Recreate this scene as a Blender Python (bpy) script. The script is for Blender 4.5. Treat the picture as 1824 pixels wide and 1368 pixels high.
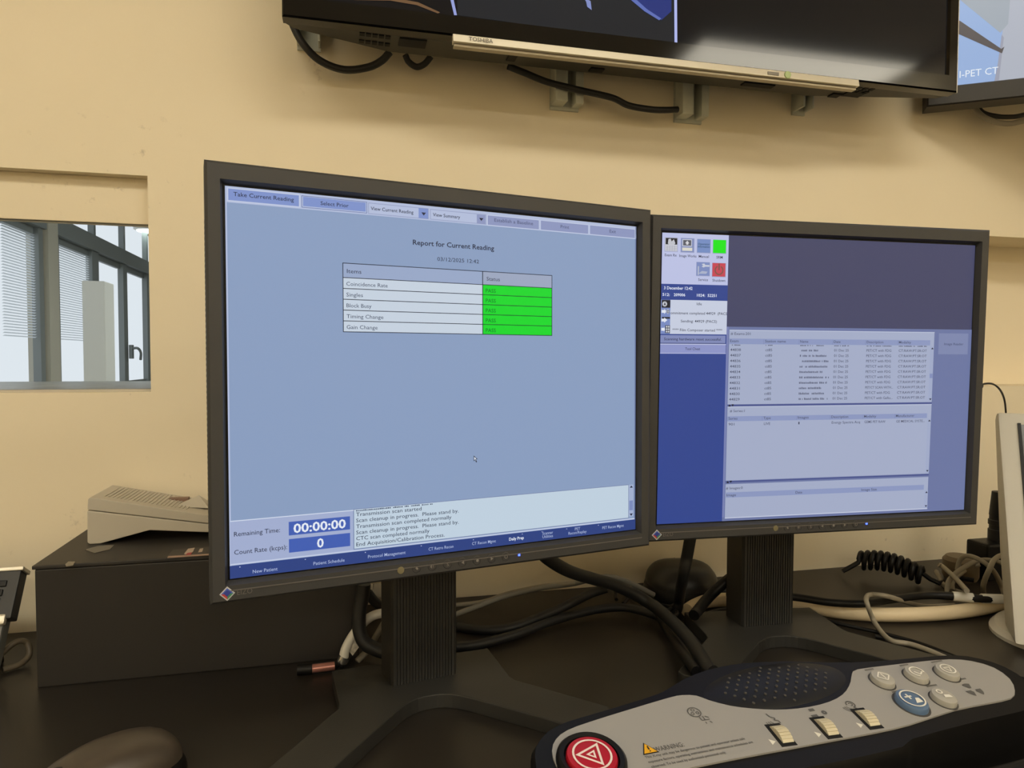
import bpy, bmesh, math, random
from mathutils import Matrix, Vector
random.seed(7)
for o in list(bpy.data.objects): bpy.data.objects.remove(o, do_unlink=True)
SC = bpy.context.scene; COL = SC.collection
PI = math.pi; R = math.radians

# ------------------------------------------------------------------ camera, sky, exposure
CAM_H = 1.083                       # eye height; the desk top is 0.343 m lower
F_PX = 1235.05
CAM_ROT = (Matrix.Rotation(R(-13.644), 3, 'Z') @ Matrix.Rotation(PI/2 - R(2.103), 3, 'X') @ Matrix.Rotation(R(0.1436), 3, 'Z'))
cam_data = bpy.data.cameras.new('camera'); cam = bpy.data.objects.new('camera', cam_data); COL.objects.link(cam)
cam_data.sensor_width = 36; cam_data.lens = F_PX*36/1824; cam_data.clip_start = 0.01
cam.matrix_world = Matrix.Translation((0, 0, CAM_H)) @ CAM_ROT.to_4x4()
SC.camera = cam
w = bpy.data.worlds.new('daylight'); SC.world = w; w.use_nodes = True
bg = w.node_tree.nodes['Background']; bg.inputs[0].default_value = (0.86, 0.94, 1.0, 1); bg.inputs[1].default_value = 0.85
SC.view_settings.view_transform = 'Standard'; SC.view_settings.look = 'None'
SC.view_settings.gamma = 1; SC.view_settings.use_curve_mapping = False
SC.view_settings.exposure = 0.0
LAMP = 13.6                          # radiance of the ceiling light diffusers
LAMP_RGB = (1.0, 0.93, 0.76)

# ------------------------------------------------------------------ helpers
def ray(px, py):
    return CAM_ROT @ Vector(((px-912)/F_PX, -(py-684)/F_PX, -1))
def PZ(px, py, z):                   # point of the level plane z (metres, world)
    r = ray(px, py); t = (z-CAM_H)/r.z; return Vector((r.x*t, r.y*t, z))
def PY(px, py, y):                   # point of the plane parallel to the back wall
    r = ray(px, py); t = y/r.y; return Vector((r.x*t, y, CAM_H+r.z*t))
def mm(x, y, z): return Vector((x/1000, y/1000, CAM_H+z/1000))
DESK = 0.74; WALL = 0.975

def srgb(c):
    return tuple((v/255/12.92 if v/255 <= .04045 else ((v/255+.055)/1.055)**2.4) for v in c)
MATS = {}
def mat(name, rgb=None, rough=.5, metal=0, spec=.5, emit=None, es=1, lin=None, bump=0, bscale=60, vary=0, vscale=8, coat=0, trans=0, alpha=1, aniso=None):
    if name in MATS: return MATS[name]
    m = bpy.data.materials.new(name); m.use_nodes = True; MATS[name] = m
    nt = m.node_tree; b = nt.nodes['Principled BSDF']
    c = lin if lin else srgb(rgb or (0, 0, 0))
    b.inputs['Base Color'].default_value = (*c, 1)
    b.inputs['Roughness'].default_value = rough; b.inputs['Metallic'].default_value = metal
    b.inputs['Specular IOR Level'].default_value = spec
    b.inputs['Coat Weight'].default_value = coat
    b.inputs['Transmission Weight'].default_value = trans
    if emit:
        b.inputs['Emission Color'].default_value = (*emit, 1); b.inputs['Emission Strength'].default_value = es
    if bump or vary:
        tc = nt.nodes.new('ShaderNodeTexCoord')
        n = nt.nodes.new('ShaderNodeTexNoise'); n.inputs['Scale'].default_value = bscale; n.inputs['Detail'].default_value = 6
        nt.links.new(tc.outputs['Object'], n.inputs['Vector'])
        if bump:
            bp = nt.nodes.new('ShaderNodeBump'); bp.inputs['Strength'].default_value = bump; bp.inputs['Distance'].default_value = .002
            nt.links.new(n.outputs['Fac'], bp.inputs['Height']); nt.links.new(bp.outputs['Normal'], b.inputs['Normal'])
        if vary:
            n2 = nt.nodes.new('ShaderNodeTexNoise'); n2.inputs['Scale'].default_value = vscale; n2.inputs['Detail'].default_value = 5
            nt.links.new(tc.outputs['Object'], n2.inputs['Vector'])
            r = nt.nodes.new('ShaderNodeValToRGB')
            r.color_ramp.elements[0].color = (*[v*(1-vary) for v in c], 1); r.color_ramp.elements[1].color = (*[min(1, v*(1+vary)) for v in c], 1)
            r.color_ramp.elements[0].position = .3; r.color_ramp.elements[1].position = .7
            nt.links.new(n2.outputs['Fac'], r.inputs['Fac']); nt.links.new(r.outputs['Color'], b.inputs['Base Color'])
    return m

class MB:
    def __init__(s): s.v = []; s.f = []
    def add(s, vs, fs, M=None):
        o = len(s.v)
        s.v += [tuple(M @ Vector(p)) if M is not None else tuple(p) for p in vs]
        s.f += [tuple(o+i for i in f) for f in fs]; return s
    def box(s, a, b, M=None):
        x0, y0, z0 = a; x1, y1, z1 = b
        return s.add([(x0,y0,z0),(x1,y0,z0),(x1,y1,z0),(x0,y1,z0),(x0,y0,z1),(x1,y0,z1),(x1,y1,z1),(x0,y1,z1)],
                     [(0,3,2,1),(4,5,6,7),(0,1,5,4),(1,2,6,5),(2,3,7,6),(3,0,4,7)], M)
    def cbox(s, c, d, M=None):
        return s.box([c[i]-d[i]/2 for i in range(3)], [c[i]+d[i]/2 for i in range(3)], M)
    def quad(s, a, b, c, d, M=None): return s.add([a, b, c, d], [(0,1,2,3)], M)
    def prism(s, poly, z0, z1, M=None, flare=0):
        # poly: (x, y) outline, counter-clockwise or not; flare moves the lower rim outwards from the centroid
        ar = sum(poly[i][0]*poly[(i+1) % len(poly)][1]-poly[(i+1) % len(poly)][0]*poly[i][1] for i in range(len(poly)))
        if ar < 0: poly = poly[::-1]
        n = len(poly); cx = sum(p[0] for p in poly)/n; cy = sum(p[1] for p in poly)/n
        lo = []
        for x, y in poly:
            d = math.hypot(x-cx, y-cy) or 1; lo.append((x+(x-cx)/d*flare, y+(y-cy)/d*flare, z0))
        vs = lo+[(x, y, z1) for x, y in poly]
        return s.add(vs, [tuple(range(n-1, -1, -1)), tuple(range(n, 2*n))]+[(i, (i+1) % n, n+(i+1) % n, n+i) for i in range(n)], M)
    def lathe(s, prof, n=24, M=None, sx=1, sy=1):
        vs = []; fs = []
        for r, z in prof:
            for k in range(n): vs.append((r*math.cos(2*PI*k/n)*sx, r*math.sin(2*PI*k/n)*sy, z))
        for j in range(len(prof)-1):
            for k in range(n): fs.append((j*n+k, j*n+(k+1) % n, (j+1)*n+(k+1) % n, (j+1)*n+k))
        fs.append(tuple(range(n-1, -1, -1))); fs.append(tuple((len(prof)-1)*n+k for k in range(n)))
        return s.add(vs, fs, M)
    def tube(s, pts, r, n=10, smooth=True, sub=8, M=None):
        P = [Vector(p) for p in pts]
        if smooth and len(P) > 2:
            Q = []
            ext = [P[0]*2-P[1]]+P+[P[-1]*2-P[-2]]
            for i in range(1, len(ext)-2):
                a, b, c, d = ext[i-1:i+3]
                for k in range(sub):
                    t = k/sub
                    Q.append(.5*((2*b)+(c-a)*t+(2*a-5*b+4*c-d)*t*t+(3*b-a-3*c+d)*t**3))
            Q.append(P[-1]); P = Q
        rs = r if callable(r) else (lambda t: r)
        up = None; vs = []; fs = []
        for i, p in enumerate(P):
            d = (P[min(i+1, len(P)-1)]-P[max(i-1, 0)])
            if d.length < 1e-9: d = Vector((0, 0, 1))
            d.normalize()
            if up is None: up = d.orthogonal().normalized()
            else:
                up = up-d*up.dot(d); up = up.normalized() if up.length > 1e-6 else d.orthogonal().normalized()
            q = d.cross(up); rr = rs(i/(len(P)-1))
            for k in range(n): vs.append(p+(up*math.cos(2*PI*k/n)+q*math.sin(2*PI*k/n))*rr)
        for i in range(len(P)-1):
            for k in range(n): fs.append((i*n+k, i*n+(k+1) % n, (i+1)*n+(k+1) % n, (i+1)*n+k))
        fs.append(tuple(range(n-1, -1, -1))); fs.append(tuple((len(P)-1)*n+k for k in range(n)))
        return s.add([tuple(v) for v in vs], fs, M)
    def build(s, name, material, parent=None, bevel=0, smooth=False, seg=2):
        me = bpy.data.meshes.new(name); me.from_pydata(s.v, [], s.f); me.update()
        bm = bmesh.new(); bm.from_mesh(me)
        bmesh.ops.recalc_face_normals(bm, faces=bm.faces)
        if bevel:
            ed = [e for e in bm.edges if len(e.link_faces) == 2 and e.calc_face_angle(0) > R(35)]
            bmesh.ops.bevel(bm, geom=ed, offset=bevel, segments=seg, profile=.6, affect='EDGES', clamp_overlap=True)
        bm.to_mesh(me); bm.free()
        if smooth:
            for p in me.polygons: p.use_smooth = True
            if hasattr(me, 'set_sharp_from_angle'): me.set_sharp_from_angle(angle=R(38))
        me.materials.append(material)
        o = bpy.data.objects.new(name, me); COL.objects.link(o)
        if parent: o.parent = parent
        return o
def tag(o, label, cat, group=None):
    o['label'] = label; o['category'] = cat
    if group: o['group'] = group
    return o
def thing(name, loc, label, cat, rz=0, group=None):
    o = bpy.data.objects.new(name, None); COL.objects.link(o); o.empty_display_size = .05
    o.location = loc; o.rotation_euler = (0, 0, rz)
    return tag(o, label, cat, group)
def struct(name, mb, m, bevel=0, parent=None, smooth=False):
    o = mb.build(name, m, parent, bevel, smooth)
    if not parent: o['kind'] = 'structure'
    return o

# lettering: flat glyph meshes fitted to a width
GLY = {}
def glyphs(s, bold=0, shear=0):
    k = (s, bold, shear)
    if k in GLY: return GLY[k]
    cu = bpy.data.curves.new('lettering', 'FONT'); cu.body = s; cu.size = 1; cu.offset = bold; cu.shear = shear; cu.resolution_u = 2
    ob = bpy.data.objects.new('lettering', cu); COL.objects.link(ob)
    dg = bpy.context.evaluated_depsgraph_get(); dg.update()
    ev = ob.evaluated_get(dg); me = ev.to_mesh()
    vs = [(v.co.x, v.co.y) for v in me.vertices]; fs = [tuple(p.vertices) for p in me.polygons]
    ev.to_mesh_clear(); bpy.data.objects.remove(ob, do_unlink=True); bpy.data.curves.remove(cu)
    GLY[k] = (vs, fs); return GLY[k]
CAPH = max(v[1] for v in glyphs('H')[0])
def letter(mb, s, x0, x1, base, cap, M, bold=0, shear=0):
    """text s from x0 to x1 with its baseline at `base` and capitals `cap` high, in the (x, z) plane of matrix M"""
    vs, fs = glyphs(s, bold, shear)
    lo = min(v[0] for v in vs); hi = max(v[0] for v in vs)
    k = (x1-x0)/(hi-lo); h = cap/CAPH
    mb.add([(x0+(x-lo)*k, 0, base+y*h) for x, y in vs], fs, M)

# ------------------------------------------------------------------ materials
def wall_material():
    m = bpy.data.materials.new('cream_wall_paint'); m.use_nodes = True; nt = m.node_tree; L = nt.links
    b = nt.nodes['Principled BSDF']; b.inputs['Roughness'].default_value = .62; b.inputs['Specular IOR Level'].default_value = .3
    tc = nt.nodes.new('ShaderNodeTexCoord')
    def noise(scale, detail=5, rough=.55):
        n = nt.nodes.new('ShaderNodeTexNoise'); n.inputs['Scale'].default_value = scale; n.inputs['Detail'].default_value = detail
        n.inputs['Roughness'].default_value = rough; L.new(tc.outputs['Object'], n.inputs['Vector']); return n
    n1 = noise(2.2); r = nt.nodes.new('ShaderNodeValToRGB')
    r.color_ramp.elements[0].position = .32; r.color_ramp.elements[0].color = (.855, .750, .555, 1)
    r.color_ramp.elements[1].position = .70; r.color_ramp.elements[1].color = (.895, .790, .595, 1)
    L.new(n1.outputs['Fac'], r.inputs['Fac'])
    col = r.outputs['Color']
    # scuffs and hairline marks in a few worn places (x, z, radius)
    geo = nt.nodes.new('ShaderNodeNewGeometry')
    n2 = noise(38, 8, .7)
    th = nt.nodes.new('ShaderNodeMapRange'); th.inputs['From Min'].default_value = .60; th.inputs['From Max'].default_value = .68
    L.new(n2.outputs['Fac'], th.inputs['Value'])
    for (px, py, rad, amt) in ((1640, 968, .10, .55), (1560, 975, .05, .4), (300, 860, .05, .35), (230, 705, .05, .25), (90, 960, .09, .25), (565, 130, .05, .3), (200, 312, .12, .4)):
        c = PY(px, py, WALL)
        vm = nt.nodes.new('ShaderNodeVectorMath'); vm.operation = 'DISTANCE'; vm.inputs[1].default_value = c
        L.new(geo.outputs['Position'], vm.inputs[0])
        mr = nt.nodes.new('ShaderNodeMapRange'); mr.inputs['From Min'].default_value = rad; mr.inputs['From Max'].default_value = rad*.3
        mr.inputs['To Max'].default_value = amt; L.new(vm.outputs['Value'], mr.inputs['Value'])
        mu = nt.nodes.new('ShaderNodeMath'); mu.operation = 'MULTIPLY'; L.new(mr.outputs[0], mu.inputs[0]); L.new(th.outputs[0], mu.inputs[1])
        mx = nt.nodes.new('ShaderNodeMix'); mx.data_type = 'RGBA'; L.new(mu.outputs[0], mx.inputs['Factor'])
        L.new(col, mx.inputs['A']); mx.inputs['B'].default_value = (.22, .17, .11, 1); col = mx.outputs['Result']
    L.new(col, b.inputs['Base Color'])
    n3 = noise(14, 7); bp = nt.nodes.new('ShaderNodeBump'); bp.inputs['Strength'].default_value = .22; bp.inputs['Distance'].default_value = .004
    L.new(n3.outputs['Fac'], bp.inputs['Height']); L.new(bp.outputs['Normal'], b.inputs['Normal'])
    return m
M_WALL = wall_material()
M_CEIL = mat('ceiling_white', (232, 226, 214), .8)
M_FLOOR = mat('vinyl_floor', (120, 112, 100), .5, vary=.1)
M_BEZ = mat('monitor_grey_plastic', (56, 56, 57), .5, bump=.05, bscale=900)
M_STAND = mat('stand_black_plastic', (43, 42, 40), .48, bump=.06, bscale=700, vary=.18, vscale=14)
M_BLACK = mat('black_plastic', (17, 16, 16), .45, spec=.28)
M_BLKSOFT = mat('black_rubber', (22, 22, 23), .55)
M_GLOSS = mat('piano_black', (10, 9, 9), .09, spec=.4)
M_TV = mat('tv_underside_plastic', (58, 56, 48), .5)
M_SILVER = mat('brushed_champagne', (222, 214, 196), .35, metal=.35)
M_STEEL = mat('zinc_plate', (196, 198, 186), .5, metal=.1, vary=.15, vscale=30)
M_BEIGE = mat('beige_plastic', (196, 188, 172), .55)
M_DESK = mat('black_brown_laminate', (38, 34, 30), .38, spec=.38, vary=.12, vscale=5)
M_CARD = mat('black_cardboard', (42, 39, 37), .5, vary=.08, vscale=10)
M_PANEL = mat('control_panel_grey', (158, 155, 150), .5)
M_WHITE = mat('white_plastic', (222, 219, 210), .45)
M_CREAMC = mat('cream_cable', (216, 198, 165), .5)
M_GREYC = mat('grey_cable', (146, 138, 122), .5)
M_DARK = mat('dark_void', (8, 8, 8), .8)
M_INK = mat('dark_grey_print', (92, 90, 87), .6)
M_GLASS = mat('clear_glass', lin=(1, 1, 1), rough=.0, trans=1, spec=.3)
M_GLASS.node_tree.nodes['Principled BSDF'].inputs['IOR'].default_value = 1.05

# ------------------------------------------------------------------ the room
NX0, NX1, NZ0, NZ1 = -1.10, -0.241, CAM_H-.044, CAM_H+.231      # viewing window in the back wall
BX0, BX1, BZ0, BZ1 = 1.00, 1.75, CAM_H-.046, CAM_H+.213         # blocked-up shallow recess on the right
CEIL = 2.65; BACK = WALL+.36
b = MB()
for x0, x1 in ((-1.80, NX0), (NX1, BX0), (BX1, 2.95)): b.box((x0, WALL, 0), (x1, BACK, CEIL))
for x0, x1, z0, z1 in ((NX0, NX1, NZ0, NZ1), (BX0, BX1, BZ0, BZ1)):
    b.box((x0, WALL, 0), (x1, BACK, z0)); b.box((x0, WALL, z1), (x1, BACK, CEIL))
b.box((BX0, WALL+.09, BZ0), (BX1, BACK, BZ1))
struct('wall_back', b, M_WALL)
struct('wall_left', MB().box((-1.9, -4.3, 0), (-1.8, BACK, CEIL)), M_WALL)
struct('wall_right', MB().box((2.95, -4.3, 0), (3.05, BACK, CEIL)), M_WALL)
struct('wall_rear', MB().box((-1.9, -4.4, 0), (3.05, -4.3, CEIL)), M_WALL)
struct('floor', MB().box((-3.0, -4.4, -.1), (3.05, 9.5, 0)), M_FLOOR)
struct('ceiling', MB().box((-1.9, -4.4, CEIL), (3.05, BACK, CEIL+.1)), M_CEIL)

# upper board and glass of the viewing window, set back a little from the wall face
ZG = PY(262, 400, WALL+.018).z
struct('trim_0', MB().box((NX0, WALL+.018, ZG), (NX1, WALL+.040, NZ1)), M_WALL, bevel=.001)
wn = struct('window_1', MB().box((NX0, WALL+.016, NZ0), (NX1, WALL+.034, NZ0+.003)), M_BEIGE)
MB().box((NX0, WALL+.022, NZ0+.003), (NX1, WALL+.026, ZG)).build('pane', M_GLASS, wn)
M_SILL = mat('grey_stone_sill', (150, 150, 144), .3, vary=.25, vscale=40)
MB().box((NX0, WALL+.036, NZ0), (NX1, BACK+.03, NZ0+.002)).build('inner_sill', M_SILL, wn)

# ---- the room beyond the viewing window
XW = -2.0
def YW(px):
    r = ray(px, 639); return r.y*XW/r.x
M_FRAME = mat('grey_window_frame', (138, 144, 144), .5)
M_NEXT = mat('white_room_paint', (226, 226, 220), .7)
ZB, ZT, ZTR = 0.80, CAM_H+.875, CAM_H+1.00       # window sill, beam underside, beam top
CE2 = CAM_H+1.36
wf = MB()
y_edges = [(10, 70), (108, 165), (178, 220), (228, 262), (267, 292), (296, 316), (319, 334)]
ylo, yhi = 1.5, 9.4
ys = [ylo]+[v for e in y_edges for v in (YW(e[0]), YW(e[1]))]+[yhi]
b = MB()
b.box((XW-.12, BACK, 0), (XW, 9.5, ZB)); b.box((XW-.12, BACK, CE2), (XW, 9.5, CE2+.3))
nb = struct('wall_next_room', b, M_NEXT)
b = MB().box((XW-.10, BACK, ZT), (XW+.03, 9.4, ZTR))
struct('trim_1', b, M_FRAME)
pil = MB().box((XW-.10, YW(80), ZB), (XW+.036, YW(98), CE2)); struct('trim_2', pil, mat('cream_pillar', (205, 200, 184), .6))
posts = [(70, 80), (98, 108), (165, 178), (220, 228), (262, 267), (292, 296), (316, 319)]
k = 3
for a, c in posts:
    struct('trim_%d' % k, MB().box((XW-.04, YW(a)+.01, ZB), (XW+.008, YW(c)-.01, ZT)).box((XW-.04, (YW(a)+YW(c))/2-.02, ZTR), (XW+.005, (YW(a)+YW(c))/2+.03, CE2)), M_FRAME); k += 1
M_BLIND = mat('pale_blind', (214, 222, 226), .6)
nt = M_BLIND.node_tree; tr_ = nt.nodes.new('ShaderNodeBsdfTranslucent'); tr_.inputs[0].default_value = (.9, .93, .95, 1)
mx_ = nt.nodes.new('ShaderNodeMixShader'); mx_.inputs[0].default_value = .7
nt.links.new(nt.nodes['Principled BSDF'].outputs[0], mx_.inputs[1]); nt.links.new(tr_.outputs[0], mx_.inputs[2]); nt.links.new(mx_.outputs[0], nt.nodes['Material Output'].inputs[0])
for i, (a, c) in enumerate(y_edges):
    y0, y1 = YW(a), YW(c)
    wo = struct('window_%d' % (i+2), MB().box((XW-.05, y0, ZB), (XW-.02, y1, ZB+.06)).box((XW-.05, y0, ZT-.05), (XW-.02, y1, ZT)), M_FRAME)
    if i < 2:
        sl = MB(); z = ZT-.06
        while z > CAM_H+.12:
            sl.quad((XW-.018, y0+.01, z), (XW-.018, y1-.01, z), (XW-.006, y1-.01, z+.007), (XW-.006, y0+.01, z+.007)); z -= .018
        so = sl.build('blind', M_BLIND, wo); so['kind'] = 'stuff'
struct('wall_next_far', MB().box((XW-.12, 9.4, 0), (3.05, 9.5, CE2)), M_NEXT)
struct('wall_next_right', MB().box((2.9, BACK, 0), (3.05, 9.5, CE2)), M_NEXT)
struct('ceiling_next_room', MB().box((XW-.12, BACK, CE2), (3.05, 9.5, CE2+.1)), mat('next_ceiling_white', (205, 208, 204), .8))
for (x, y, lab) in ((.4, 2.6, 'white ceiling panel light just behind the dividing wall'), (.4, 5.0, 'white ceiling panel light in the middle of the next room')):
    t = thing('ceiling_light', (x, y, CE2-.05), lab, 'ceiling light', 0, 'next room ceiling panels')  # unseen panels, added to brighten the room beyond the window
    MB().box((-.6, -.3, .01), (.6, .3, .05)).build('housing', M_WHITE, t)
    MB().box((-.58, -.28, .002), (.58, .28, .0095)).build('diffuser', mat('daylight_diffuser', (255, 255, 255), emit=(.93, 1, .97), es=14), t)
lp_ = PZ(255, 404, CE2)
cl = thing('round_ceiling_light', (lp_.x+.06, lp_.y, CE2), 'round glowing ceiling light seen through the wall opening', 'ceiling light')
MB().lathe([(.15, 0), (.15, -.03), (.13, -.04)], 32).build('rim', M_WHITE, cl, smooth=True)
MB().lathe([(.125, -.035), (.115, -.05), (.01, -.055)], 32).build('diffuser', mat('cool_diffuser', (255, 255, 255), emit=(.85, 1, .92), es=6), cl, smooth=True)
# white upright post unit seen through the opening
yc = 4.2
x0 = (ray(148, 639).x/ray(148, 639).y)*yc; x1 = (ray(176, 639).x/ray(176, 639).y)*yc
zt = PY(160, 500, yc).z
pu = thing('floor_unit', ((x0+x1)/2, yc+.06, 0), 'tall white box-shaped unit standing in the bright room beyond the wall opening', 'cabinet')
wdt = x1-x0
MB().box((-wdt/2, -.06, .03), (wdt/2+.035, .10, zt)).build('body', mat('white_unit_paint', (226, 226, 220), .6), pu, bevel=.006)
MB().box((-wdt/2-.01, -.07, 0), (wdt/2+.045, .11, .03)).build('plinth', M_FRAME, pu)
hd = thing('window_handle', (XW+.03, YW(225), CAM_H+.05), 'small dark curved handle hanging on a window post in the next room', 'handle')
MB().tube([(0, 0, .03), (.07, -.02, .04), (.09, .02, 0), (.08, .05, -.07)], .012, 8).build('handle_bar', M_FRAME, hd, smooth=True)
MB().box((-.0, -.03, -.06), (.03, .03, .07)).build('lock_case', M_FRAME, hd, bevel=.004)

# ------------------------------------------------------------------ ceiling lights of the room, plus an added rear row
M_DIFF = mat('lamp_diffuser', (255, 255, 255), emit=LAMP_RGB, es=LAMP)
for (x, y, rz, lab) in ((2.28, -1.5, 0, 'warm ceiling light panel nearest the right wall and the desk'), (.55, -.72, 0, 'warm ceiling light panel over the middle of the desk'), (-1.0, -.85, 0, 'warm ceiling light panel nearest the left wall and the desk'),
                        (2.25, -3.2, 0, 'warm ceiling light panel in the rear right of the room'), (.55, -3.2, 0, 'warm ceiling light panel in the rear middle of the room'), (-1.05, -3.2, 0, 'warm ceiling light panel in the rear left of the room')):  # rear row is unseen, added to fill the shadow under the television
    t = thing('ceiling_light', (x, y, CEIL-.05), lab, 'ceiling light', rz, 'ceiling light panels')
    MB().box((-.63, -.2, .01), (.63, .2, .05)).build('housing', M_WHITE, t)
    fr = MB()
    for a, c in (((-.63, -.2), (.63, -.175)), ((-.63, .175), (.63, .2)), ((-.63, -.175), (-.605, .175)), ((.605, -.175), (.63, .175))): fr.box((*a, 0), (*c, .01))
    fr.build('frame', M_WHITE, t)
    MB().box((-.604, -.174, .002), (.604, .174, .009)).build('diffuser', M_DIFF, t)

# ------------------------------------------------------------------ desk
dk = thing('desk', (.55, .53, 0), 'long black desk running along the cream wall', 'desk')
MB().box((-2.2, -.44, DESK-.03), (2.2, .445, DESK)).build('desk_top', M_DESK, dk, bevel=.002)
for x in (-2.1, -.4, 1.3, 2.1): MB().box((x-.015, -.38, 0), (x+.015, .42, DESK-.03)).build('side_panel', M_DESK, dk)
MB().box((-2.1, .36, .2), (2.1, .38, DESK-.03)).build('modesty_panel', M_DESK, dk)

# ------------------------------------------------------------------ monitors
AW, AH = .3763, .3011
class Screen:
    """flat picture elements of a lit display; coordinates in its own 1280 x 1024 raster"""
    def __init__(s, part, M): s.p = part; s.M = M; s.t = {}
    def X(s, u): return (u/1280-.5)*AW
    def Z(s, v): return (.5-v/1024)*AH
    def m(s, c): return mat('display_%02x%02x%02x' % c, (4, 4, 5), .38, spec=.25, emit=srgb(c))
    def rect(s, name, x0, y0, x1, y1, c, k=1):
        y = -.0002*k
        mb = MB().quad((s.X(x0), y, s.Z(y1)), (s.X(x1), y, s.Z(y1)), (s.X(x1), y, s.Z(y0)), (s.X(x0), y, s.Z(y0)), s.M)
        return mb.build(name, s.m(c), s.p)
    def acc(s, c, k, w='display_shapes'): return s.t.setdefault((c, k, w), MB())
    def bar(s, x0, y0, x1, y1, c, k=3):
        y = -.0002*k
        s.acc(c, k).quad((s.X(x0), y, s.Z(y1)), (s.X(x1), y, s.Z(y1)), (s.X(x1), y, s.Z(y0)), (s.X(x0), y, s.Z(y0)), s.M)
    def poly(s, pts, c, k=4):
        y = -.0002*k; vs = [(s.X(a), y, s.Z(d)) for a, d in pts]
        s.acc(c, k).add(vs, [tuple(range(len(vs)))], s.M)
    def frame(s, x0, y0, x1, y1, c, w=1.6, k=3):
        s.bar(x0, y0, x1, y0+w, c, k); s.bar(x0, y1-w, x1, y1, c, k); s.bar(x0, y0, x0+w, y1, c, k); s.bar(x1-w, y0, x1, y1, c, k)
    def text(s, t, x0, x1, base, c, cap=9, bold=0, k=4):
        letter(s.acc(c, k, 'display_lettering'), t, s.X(x0), s.X(x1), s.Z(base), cap/1024*AH, s.M @ Matrix.Translation((0, -.0002*k, 0)), bold)
    def blur(s, x0, x1, base, c, cap=8, k=4):       # a word too small to read: a row of uneven strokes
        x = x0
        while x < x1-2:
            wd = random.uniform(2.2, 4.5)
            if random.random() < .86: s.bar(x, base-cap*random.uniform(.7, 1), min(x+wd, x1), base, c, k)
            x += wd+1.4
    def done(s):
        for (c, k, w_), mb in s.t.items():
            mb.build(w_, s.m(c), s.p)['kind'] = 'stuff'

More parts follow.
